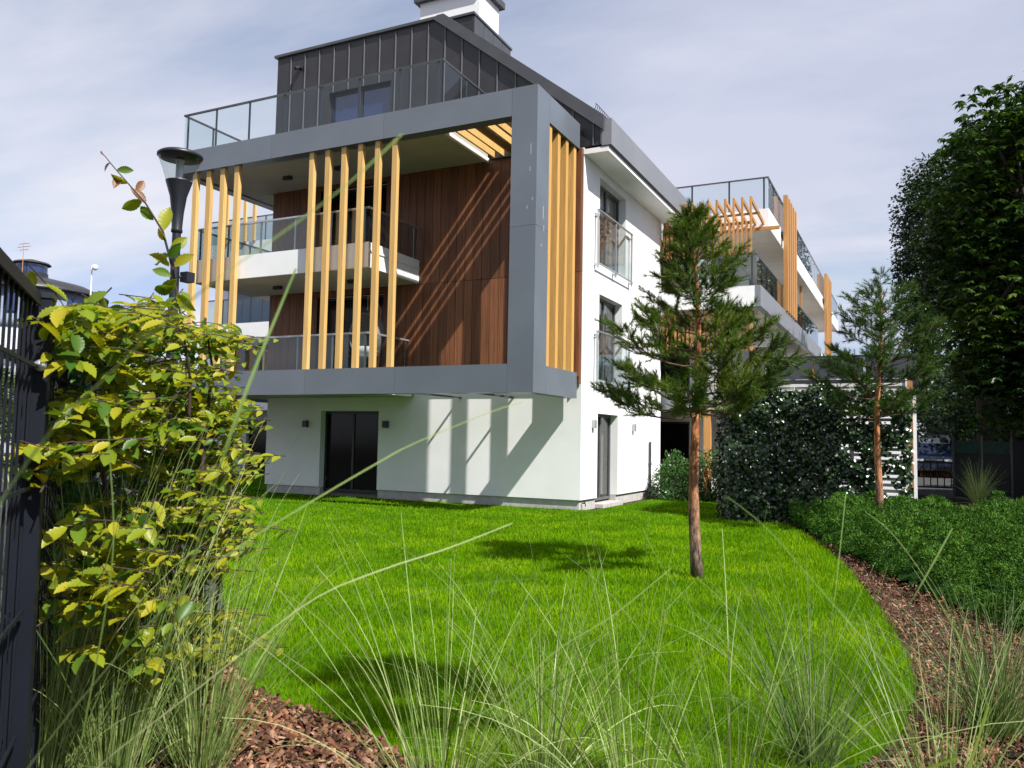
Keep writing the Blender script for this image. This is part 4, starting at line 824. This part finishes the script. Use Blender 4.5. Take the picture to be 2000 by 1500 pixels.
rm = MB(); rm.box(-.80, .80, 1.62, 4.9, 2.285, 2.31); rm.v += [(-.8, 1.33, 2.135), (.8, 1.33, 2.135), (.8, 1.75, 2.285), (-.8, 1.75, 2.285)]; k_ = len(rm.v); rm.f.append((k_-4, k_-3, k_-2, k_-1)); rm.v += [(-.76, 1.12, 1.84), (.76, 1.12, 1.84)]; rm.f.append((k_, k_+1, k_-3, k_-4)); vobj(rm, 'roof', 'van_roof_skylit')
vobj(MB().box(-.42, .42, -.085, -.055, .78, .98), 'grille', 'tyre'); vobj(MB().box(-.40, .40, -.10, -.086, .93, .95), 'grille_bar', 'lens'); vobj(MB().box(-.40, .40, -.10, -.086, .83, .85), 'grille_bar', 'lens')
for s_ in (-1, 1):
    vobj(MB().box(min(s_*.50, s_*.86), max(s_*.50, s_*.86), -.075, .03, .80, .98), 'headlight', 'lens')
    vobj(MB().box(min(s_*.97, s_*1.13), max(s_*.97, s_*1.13), .85, .95, 1.25, 1.50), 'mirror', 'tyre')
    for y in (.85, 4.1):
        t_w = vobj(MB().tube([(s_*.72, y, .33), (s_*.955, y, .33)], .33, 20), 'wheel', 'tyre'); vobj(MB().tube([(s_*.956, y, .33), (s_*.965, y, .33)], .20, 16), 'rim', 'steel', t_w)
vobj(MB().box(-.90, .90, -.10, .02, .36, .58), 'bumper', 'tyre')
# ------------------------------------------------------------------ round building and mast at far left
rc = hpos(48, 80); RB = empty('round_building', (rc.x, rc.y, 0), 'round blue grey building with dark roof and glazed lantern at far left', 'building')
MB().lathe([(6.3, 0), (6.3, 10.2)], rc, 48, 1.09).build('lower_wall', 'render_cool', RB, True); MB().lathe([(6.31, 10.21), (6.45, 10.25), (6.45, 11.0), (6.31, 11.02), (6.31, 13.6)], rc, 48, 1.09).build('upper_wall', 'round_wall', RB, True)
for k in range(16):
    t = 2*pi*k/16; p = (rc.x+6.4*math.cos(t), rc.y+6.4*math.sin(t)); rotbox('window', p, .9, .12, 12.5, 14.2, t+pi/2, 'glass_blue', RB)
rf = MB().lathe([(6.2, 13.6), (7.0, 13.55), (7.05, 13.75), (5.2, 14.6), (1.6, 15.35), (1.5, 15.36)], rc, 48, 1.09).build('roof', 'zinc', RB, True)
MB().lathe([(1.5, 15.3), (1.5, 15.75)], rc, 24, 1.09).build('lantern', 'dark_metal', rf); MB().lathe([(1.42, 15.76), (1.42, 16.5)], rc, 24, 1.09).build('lantern_glass', 'glass_blue', rf)
MB().lathe([(1.6, 16.5), (1.75, 16.55), (1.6, 16.7), (.3, 17.0), (.01, 17.02)], rc, 24, 1.09).build('lantern_roof', 'zinc', rf)
for k in range(24):
    t = 2*pi*k/24; MB().tube([(rc.x+7.0*math.cos(t), rc.y+7*math.sin(t), 14.75), (rc.x+6.35*math.cos(t), rc.y+6.35*math.sin(t), 13.8)], .05, 5).build('bracket', 'dark_metal', rf)
ap = at(44, 520, 79); am = MB().tube([(ap.x, ap.y, 16.2), (ap.x, ap.y, 19.8)], .035, 6)
for z, l in ((19.7, .7), (19.4, .9), (19.1, .6)): am.tube([(ap.x-l, ap.y, z), (ap.x+l, ap.y+.1, z)], .03, 5)
am.build('aerial', 'timber_post', RB)
mp_ = at(180, 518, 45); MA = empty('camera_mast', (mp_.x, mp_.y, 0), 'thin white mast with round camera head near the round building', 'mast')
MB().tube([(mp_.x, mp_.y, 0), (mp_.x, mp_.y, mp_.z)], [.06, .035], 8).build('pole', 'white_paint', MA); 
MB().tube([(mp_.x, mp_.y, mp_.z-.05), (mp_.x+.22, mp_.y, mp_.z)], .03, 6).build('arm', 'white_paint', MA); MB().lathe([(.01, -.2), (.12, -.14), (.15, 0), (.12, .1), (.01, .12)], (mp_.x+.25, mp_.y, mp_.z-.12), 14).build('head', 'white_paint', MA, True)
# low white house beyond the street
wh = hpos(0, 60); WH = empty('low_house', (wh.x, wh.y, 0), 'low white house glimpsed through the left fence bars', 'building')
MB().box(wh.x-9, wh.x+7, wh.y, wh.y+8, 0, 7.2).build('wall', 'render_cool', WH); MB().box(wh.x-9.3, wh.x+7.3, wh.y-.3, wh.y+8.3, 7.2, 7.5).build('roof', 'zinc_edge', WH)
for i in range(5): MB().box(wh.x-8+i*3, wh.x-6.6+i*3, wh.y-.05, wh.y-.002, 1.0, 2.6).build('window', 'glass_blue', WH)
# ------------------------------------------------------------------ left metal fence
p0 = at(75, 590, 2.8); q0 = at(0, 510, 2.15); PF = Vector((p0.x, p0.y, 0)); QF = Vector((q0.x, q0.y, 0)); ud = (PF-QF).normalized(); fz = 2.03; fang = math.atan2(ud.y, ud.x)
LF = empty('bar_fence', tuple(PF), 'dark metal bar fence with square gate post at the left edge', 'fence')
rotbox('gate_post', (PF.x, PF.y), .09, .09, -.1, fz+.02, fang, 'fence_dark', LF); rotbox('post_cap', (PF.x, PF.y), .10, .10, fz+.021, fz+.04, fang, 'lamp_black', LF)
def bars(a, b, z1):
    ln = (b-a).length; n_ = int(ln/.085)
    me = MB().box(-.004, .004, -.004, .004, .08, z1); mesh = bpy.data.meshes.new('bar'); mesh.from_pydata(me.v, [], me.f); mesh.materials.append(M['fence_dark'])
    for i in range(n_+1):
        c = a.lerp(b, i/n_); o = bpy.data.objects.new('bar', mesh); COL.objects.link(o); o.parent = LF; o.location = c-LF.location; o.rotation_euler = (0, 0, fang)
    for z in (.2, .62, 1.02, 1.42, 1.82, z1):
        mid = (a+b)/2
        for s_ in (-1, 1): rotbox('cross_wire', (mid.x-ud.y*.016*s_, mid.y+ud.x*.016*s_), ln, .008, z-.012, z, fang, 'fence_dark', LF)
bars(PF-ud*.08, PF-ud*1.9, fz); bars(PF+ud*.10, PF+ud*2.5, fz-.05)
rotbox('post', ((PF+ud*2.6).x, (PF+ud*2.6).y), .06, .06, -.1, fz, fang, 'fence_dark', LF)
MB().lathe([(.004, -.02), (.02, -.01), (.02, .01), (.004, .02)], (PF.x+.06, PF.y-.02, 1.82), 10).build('bolt', 'steel', LF, True)
rotbox('top_rail', ((PF-ud*1.0).x, (PF-ud*1.0).y), 1.85, .035, fz+.0, fz+.03, fang, 'fence_dark', LF)
# ------------------------------------------------------------------ hornbeam shrub
def leaf_template(nv=16):
    ys = np.linspace(0, 1, nv); wid = np.interp(ys, [0, .06, .2, .40, .6, .78, .9, 1], [0, .10, .205, .245, .215, .135, .06, 0]); V = []; F = []
    for i, y in enumerate(ys):
        pl = .014*(1 if i % 2 else -1); wv = wid[i]*(1.05 if i % 2 else .96); yb = y+.10*wv/.25
        V += [(-wv, yb, .09*wv/.25+pl-.16*y*y), (0, y, -.02+pl*.3-.16*y*y), (wv, yb, .09*wv/.25+pl-.16*y*y)]
    for i in range(nv-1):
        a = i*3; F += [(a, a+1, a+4), (a, a+4, a+3), (a+1, a+2, a+5), (a+1, a+5, a+4)]
    return np.array(V), F
LT, LFc = leaf_template()
HB = empty('hornbeam_shrub', tuple(hpos(330, 3.7)), 'yellow green hornbeam shrub with a tall leader beside the left fence', 'shrub')
hb = MB(); HP, HD, HN, HS = [], [], [], []
def add_leaf(p, d, nrm, s): HP.append(tuple(p)); HD.append(tuple(d)); HN.append(tuple(nrm)); HS.append(s)
rg = np.random.default_rng(21)
def cpt(px, py, f): return at(px, py, f)
stems = [[(300, 1560, 3.8), (330, 1200, 3.85), (365, 900, 3.85), (372, 740, 3.8), (350, 600, 3.65)], [(300, 1560, 3.8), (380, 1100, 4.0), (400, 850, 4.0), (415, 720, 4.1), (400, 620, 4.1)], [(250, 1560, 3.7), (230, 1200, 3.6), (200, 900, 3.5), (180, 720, 3.4), (160, 620, 3.3)], [(310, 1560, 3.7), (410, 1250, 4.3), (450, 1000, 4.5), (455, 800, 4.6)]]
for st in stems: hb.tube([cpt(*q) for q in st], [.016, .013, .010, .007, .004][:len(st)], 7)
leader = [(350, 600, 3.65), (336, 520, 3.62), (318, 452, 3.6), (285, 398, 3.58), (250, 358, 3.56), (222, 326, 3.55), (205, 305, 3.54), (196, 296, 3.54)]
hb.tube([cpt(*q) for q in leader], [.007, .006, .005, .004, .003, .0025, .002, .0012], 6)
lead_leaves = [(318, 452, (325, 420), .10), (325, 470, (300, 440), .06), (330, 500, (318, 505), .10), (332, 520, (292, 490), .09), (335, 540, (300, 525), .07), (300, 430, (285, 415), .07), (285, 398, (270, 380), .07), (278, 390, (262, 398), .08), (265, 375, (272, 366), .06), (250, 358, (236, 352), .06), (236, 345, (228, 356), .06), (228, 332, (240, 332), .055), (215, 318, (206, 328), .04), (205, 305, (196, 296), .03), (340, 560, (300, 570), .09), (345, 575, (360, 590), .09), (330, 505, (370, 450), .07), (345, 545, (330, 560), .09), (340, 520, (362, 505), .08), (332, 490, (350, 476), .08), (345, 600, (310, 590), .08)]
LEADV = []
for (x, y, (tx, ty), s) in lead_leaves:
    a = cpt(x, y, 3.6); b = cpt(tx, ty, 3.6+rg.uniform(-.03, .03)); LEADV.append((a, (b-a).normalized(), (-CF*.8+Vector(rg.normal(0, .5, 3))).normalized(), s*1.25))
def in_hornbeam(px, py):
    x0 = np.interp(py, [590, 640, 760, 900, 1050, 1200, 1330], [110, 92, 88, 95, 110, 150, 220]); x1 = np.interp(py, [590, 640, 700, 740, 780, 840, 900, 960, 1020, 1100, 1200, 1330], [330, 440, 480, 535, 470, 475, 500, 470, 480, 465, 455, 430]); return x0 < px < x1
layers = []                                  # sprays held in loose tiers with dark gaps between them
while len(layers) < 62:
    py = rg.uniform(600, 1330); px = rg.uniform(90, 520)
    if in_hornbeam(px, py): layers.append((px, py))
nb = 0
while nb < 1080:
    lx, ly = layers[rg.integers(len(layers))]; px = lx+rg.normal(0, 48); py = ly+rg.normal(0, 15)
    if nb > 800 and px < 330: continue
    if not in_hornbeam(px+rg.normal(0, 14), py+rg.normal(0, 10)): continue
    if px < 270 and py > 980 and rg.uniform() < .35: continue
    fc = 3.05+1.7*np.clip((px-120)/380, 0, 1); f = fc+rg.uniform(-.45, .45); tip = cpt(px, py, f); dr = Vector((rg.normal(), rg.normal(), rg.uniform(-.25, .25)))-CF*.5+CR*.25; dr.normalize(); ln = rg.uniform(.12, .30); base = tip-dr*ln
    hb.tube([base, base.lerp(tip, .6)+Vector((0, 0, .015)), tip], [.003, .0022, .0012], 5, False); nb += 1
    side = dr.cross(Vector((0, 0, 1))).normalized(); m_ = rg.integers(5, 9)
    for j in range(m_):
        q = .1+.9*j/(m_-1); p = base.lerp(tip, q); sd = 1 if j % 2 else -1
        d = (dr*.7+side*sd*rg.uniform(.5, 1)*(1 if j < m_-1 else .2)+Vector((0, 0, rg.uniform(-.55, .15)))).normalized(); nr = (Vector((0, 0, 1))+Vector(rg.normal(0, .34, 3))-CF*rg.uniform(0, .7)).normalized(); add_leaf(p, d, nr, rg.uniform(.055, .10)*(1.12 if px < 300 else .85))
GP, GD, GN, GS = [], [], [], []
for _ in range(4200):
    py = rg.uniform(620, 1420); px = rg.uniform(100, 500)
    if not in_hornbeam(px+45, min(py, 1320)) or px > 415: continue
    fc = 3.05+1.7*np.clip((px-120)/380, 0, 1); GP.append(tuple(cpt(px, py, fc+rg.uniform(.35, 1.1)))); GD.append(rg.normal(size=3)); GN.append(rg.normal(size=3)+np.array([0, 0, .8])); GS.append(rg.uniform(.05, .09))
hb.build('branch', 'bark_twig', HB)
V, F = stamp(LT, LFc, np.array(GP), np.array(GD), np.array(GN), np.array(GS)); npmesh('inner_foliage', V, F, 'hornbeam_green_shaded', HB, True)['kind'] = 'stuff'
HP, HD, HN, HS = map(np.array, (HP, HD, HN, HS))
dep = (HP-np.array(CPOS))@np.array(CF); order = np.argsort(dep/HS*1.0+rg.uniform(0, 8, len(dep))); near = order[:275]; rest = order[275:]
V, F = stamp(LT, LFc, HP[rest], HD[rest], HN[rest], HS[rest]); npmesh('foliage', V, F, 'hornbeam_leaf', HB, True)['kind'] = 'stuff'
lme = bpy.data.meshes.new('leaf'); lme.from_pydata([tuple(v) for v in LT], [], LFc); lme.materials.append(M['hornbeam_leaf']); lme.polygons.foreach_set('use_smooth', [True]*len(lme.polygons))
lmb = bpy.data.meshes.new('leaf'); lmb.from_pydata([tuple(v) for v in LT], [], LFc); lmb.materials.append(M['hornbeam_brown']); lmb.polygons.foreach_set('use_smooth', [True]*len(lmb.polygons))
def leaf_obj(me, p, d, nrm, s):
    d = Vector(d).normalized(); S = d.cross(Vector(nrm)).normalized(); U = S.cross(d); o = bpy.data.objects.new('leaf', me); COL.objects.link(o); o.parent = HB
    o.matrix_local = Matrix.Translation(Vector(p)-HB.location) @ Matrix((S, d, U)).transposed().to_4x4() @ Matrix.Diagonal((s, s, s, 1)); return o
for i in near: leaf_obj(lme, HP[i], HD[i], HN[i], HS[i])
for k, (p, d, nrm, s) in enumerate(LEADV): leaf_obj(lmb if 5 < k < 14 and k % 2 == 0 or k in (12, 13) else lme, p, d, nrm, s)
# ------------------------------------------------------------------ ornamental grass clumps
def ribbon(paths, widths, side):
    """paths (n,k,3) -> folded blade strips"""
    n, k, _ = paths.shape; T = np.gradient(paths, axis=1); T = unit(T); S = unit(np.cross(T, side[:, None, :])); w_ = widths[..., None]
    U = np.cross(S, T); V = np.stack([paths-S*w_/2, paths+U*w_*.22, paths+S*w_/2], 2).reshape(-1, 3); b = (np.arange(n)[:, None]*k+np.arange(k-1)[None]).reshape(-1, 1)*3
    F = np.concatenate([np.concatenate([b, b+1, b+4, b+3], 1), np.concatenate([b+1, b+2, b+5, b+4], 1)]); return V, F
def clump_paths(c, n, hgt, spread, rg, k=10):
    a = rg.uniform(0, 2*pi, n); r0 = rg.uniform(0, .10, n); Ls = hgt*rg.uniform(.45, 1.12, n); lean = np.abs(rg.normal(0, spread, n))+.05; bend = rg.uniform(.2, 1.25, n)*(.35+lean)
    P = np.zeros((n, k, 3)); P[:, 0] = np.stack([c[0]+r0*np.cos(a), c[1]+r0*np.sin(a), np.full(n, -.01)], 1); th = lean.copy(); wob = rg.normal(0, .05, n)
    for i in range(1, k):
        th = th+bend/(k-1)*(i/(k-1))*1.6; aa = a+wob*i; st = Ls/(k-1); P[:, i] = P[:, i-1]+np.stack([np.sin(th)*np.cos(aa), np.sin(th)*np.sin(aa), np.cos(th)], 1)*st[:, None]
    P[:, :, 2] = np.maximum(P[:, :, 2], .01); wv = np.linspace(1, .12, k)**.7
    return P, wv
def grass_clump(c, n, hgt, spread, label, seed, mat='reed', wd=.0058, extra=()):
    rg = np.random.default_rng(seed); o = empty('ornamental_grass', (c[0], c[1], 0), label, 'grass clump', 'ornamental grasses in the front bed')
    P, wv = clump_paths(c, n, hgt, spread, rg); W = wv[None]*wd*rg.uniform(.6, 1.3, (n, 1)); V, F = ribbon(P, W, unit(rg.normal(size=(n, 3)))); npmesh('blades', V, F, mat, o, True)['kind'] = 'stuff'
    n2 = n//3; P, wv = clump_paths(c, n2, hgt*.55, spread*1.4, rg); W = wv[None]*wd*rg.uniform(.5, 1, (n2, 1)); V, F = ribbon(P, W, unit(rg.normal(size=(n2, 3)))); npmesh('short_blades', V, F, mat, o, True)['kind'] = 'stuff'
    for pts, wide in extra:
        q = np.array([tuple(at(*p)) for p in pts]); t = np.linspace(0, len(q)-1, 22); pp = np.zeros((1, 22, 3))
        for j, tt in enumerate(t):      # Catmull-Rom through the points
            i = min(int(tt), len(q)-2); s = tt-i; a_, b_, c_, d_ = q[max(i-1, 0)], q[i], q[i+1], q[min(i+2, len(q)-1)]
            pp[0, j] = .5*((2*b_)+(-a_+c_)*s+(2*a_-5*b_+4*c_-d_)*s*s+(-a_+3*b_-3*c_+d_)*s**3)
        root = np.array([[c[0], c[1], 0.]]); k0 = 8; lead_ = np.array([root[0]*(1-u)+pp[0, 0]*u for u in np.linspace(0, 1, k0, endpoint=False)]); allp = np.concatenate([lead_, pp[0]])[None]
        W = (np.linspace(1, .15, allp.shape[1])**.6)[None]*wide; V, F = ribbon(allp, W, np.array([tuple(CU*.9+CR*.4)])); npmesh('blade', V, F, mat, o, True)
    return o
def gp(px, py): v = gnd(px, py); return (v.x, v.y)
clumps = [((70, 1600), 300, 1.72, .17, 'grass clump with tall pale stalks at the foot of the dark gate post', 'reed'), ((215, 1570), 330, 1.62, .19, 'upright grass clump in front of the hornbeam', 'reed'), ((390, 1520), 250, 1.35, .26, 'looser grass clump at the right foot of the hornbeam', 'reed'),
          ((860, 1620), 95, 1.35, .42, 'pale grass clump at the middle of the lower edge', 'reed'), ((1060, 1550), 160, 1.1, .48, 'dense low grass clump right of the middle of the lower edge', 'reed'), ((1240, 1640), 85, 1.2, .50, 'arching grass clump below the lone pine', 'reed'),
          ((1590, 1500), 170, 1.0, .34, 'darker grass clump on the lawn near the curved edge', 'reed_dark'), ((1430, 1640), 60, 1.25, .5, 'thin grass clump between the lone pine and the curved edge', 'reed'), ((1945, 1440), 260, .98, .34, 'bushy grass clump on the bark mulch at the right edge', 'reed_dark'), ((1850, 1640), 130, .95, .45, 'sparse grass clump in the lower right corner', 'reed')]
ex = {1: [([(-40, 1640, .9), (60, 1493, .9), (250, 1260, .9), (440, 1087, .9), (600, 985, .92), (736, 905, .95), (809, 866, .97), (960, 804, 1.0), (1020, 786, 1.02)], .0062), ([(190, 1700, .8), (250, 1480, .8), (330, 1250, .8), (400, 1010, .8), (450, 850, .8), (500, 715, .82), (545, 605, .84), (578, 525, .85)], .0062),
          ([(-200, 1500, .55), (-90, 1180, .5), (0, 985, .5), (110, 830, .5), (210, 735, .5), (320, 630, .5), (444, 531, .5), (600, 420, .52), (690, 350, .53), (785, 262, .55)], .0048)],
      2: [([(60, 1640, 1.1), (190, 1500, 1.1), (400, 1335, 1.1), (600, 1178, 1.12), (740, 1115, 1.15), (877, 1070, 1.2), (1000, 1022, 1.25)], .0065), ([(230, 1500, 1.5), (420, 1370, 1.5), (600, 1270, 1.5), (820, 1160, 1.55), (1040, 1130, 1.6)], .005), ([(150, 1495, 1.2), (205, 1200, 1.2), (222, 1050, 1.2), (215, 900, 1.2), (210, 800, 1.2)], .006)],
      4: [([(893, 1417, 1.3), (990, 1363, 1.3), (1083, 1273, 1.32), (1200, 1200, 1.35), (1310, 1110, 1.4)], .0055), ([(1010, 1500, 2.2), (1005, 1380, 2.2), (980, 1280, 2.2), (900, 1170, 2.25), (800, 1080, 2.3), (700, 1030, 2.3)], .0055)],
      7: [([(1420, 970, 1.0), (1500, 1035, 1.0), (1600, 1150, 1.0), (1700, 1265, .98), (1800, 1390, .96), (1870, 1480, .95)][::-1], .0055), ([(1560, 1495, 1.3), (1650, 1400, 1.3), (1740, 1240, 1.3), (1800, 1140, 1.3), (1860, 1032, 1.32)], .0058), ([(1545, 1500, 1.6), (1590, 1380, 1.6), (1625, 1200, 1.6), (1640, 1080, 1.62), (1652, 965, 1.65)], .0055)],
      9: [([(1930, 1380, 1.6), (1880, 1260, 1.6), (1800, 1120, 1.6), (1740, 1040, 1.62), (1690, 1000, 1.65)], .006), ([(1500, 1490, 1.8), (1450, 1330, 1.8), (1380, 1230, 1.8), (1290, 1100, 1.8), (1255, 1030, 1.82)][::1], .005)]}
for k, (b, n, h, s, lb, mt) in enumerate(clumps): grass_clump(gp(*b), n, h, s, lb, 40+k, mt, extra=ex.get(k, ()))
c = hpos(1905, 23.8); grass_clump((c.x, c.y), 260, 1.25, .3, 'pale fountain grass before the far dark fence', 60, 'reed', .010)
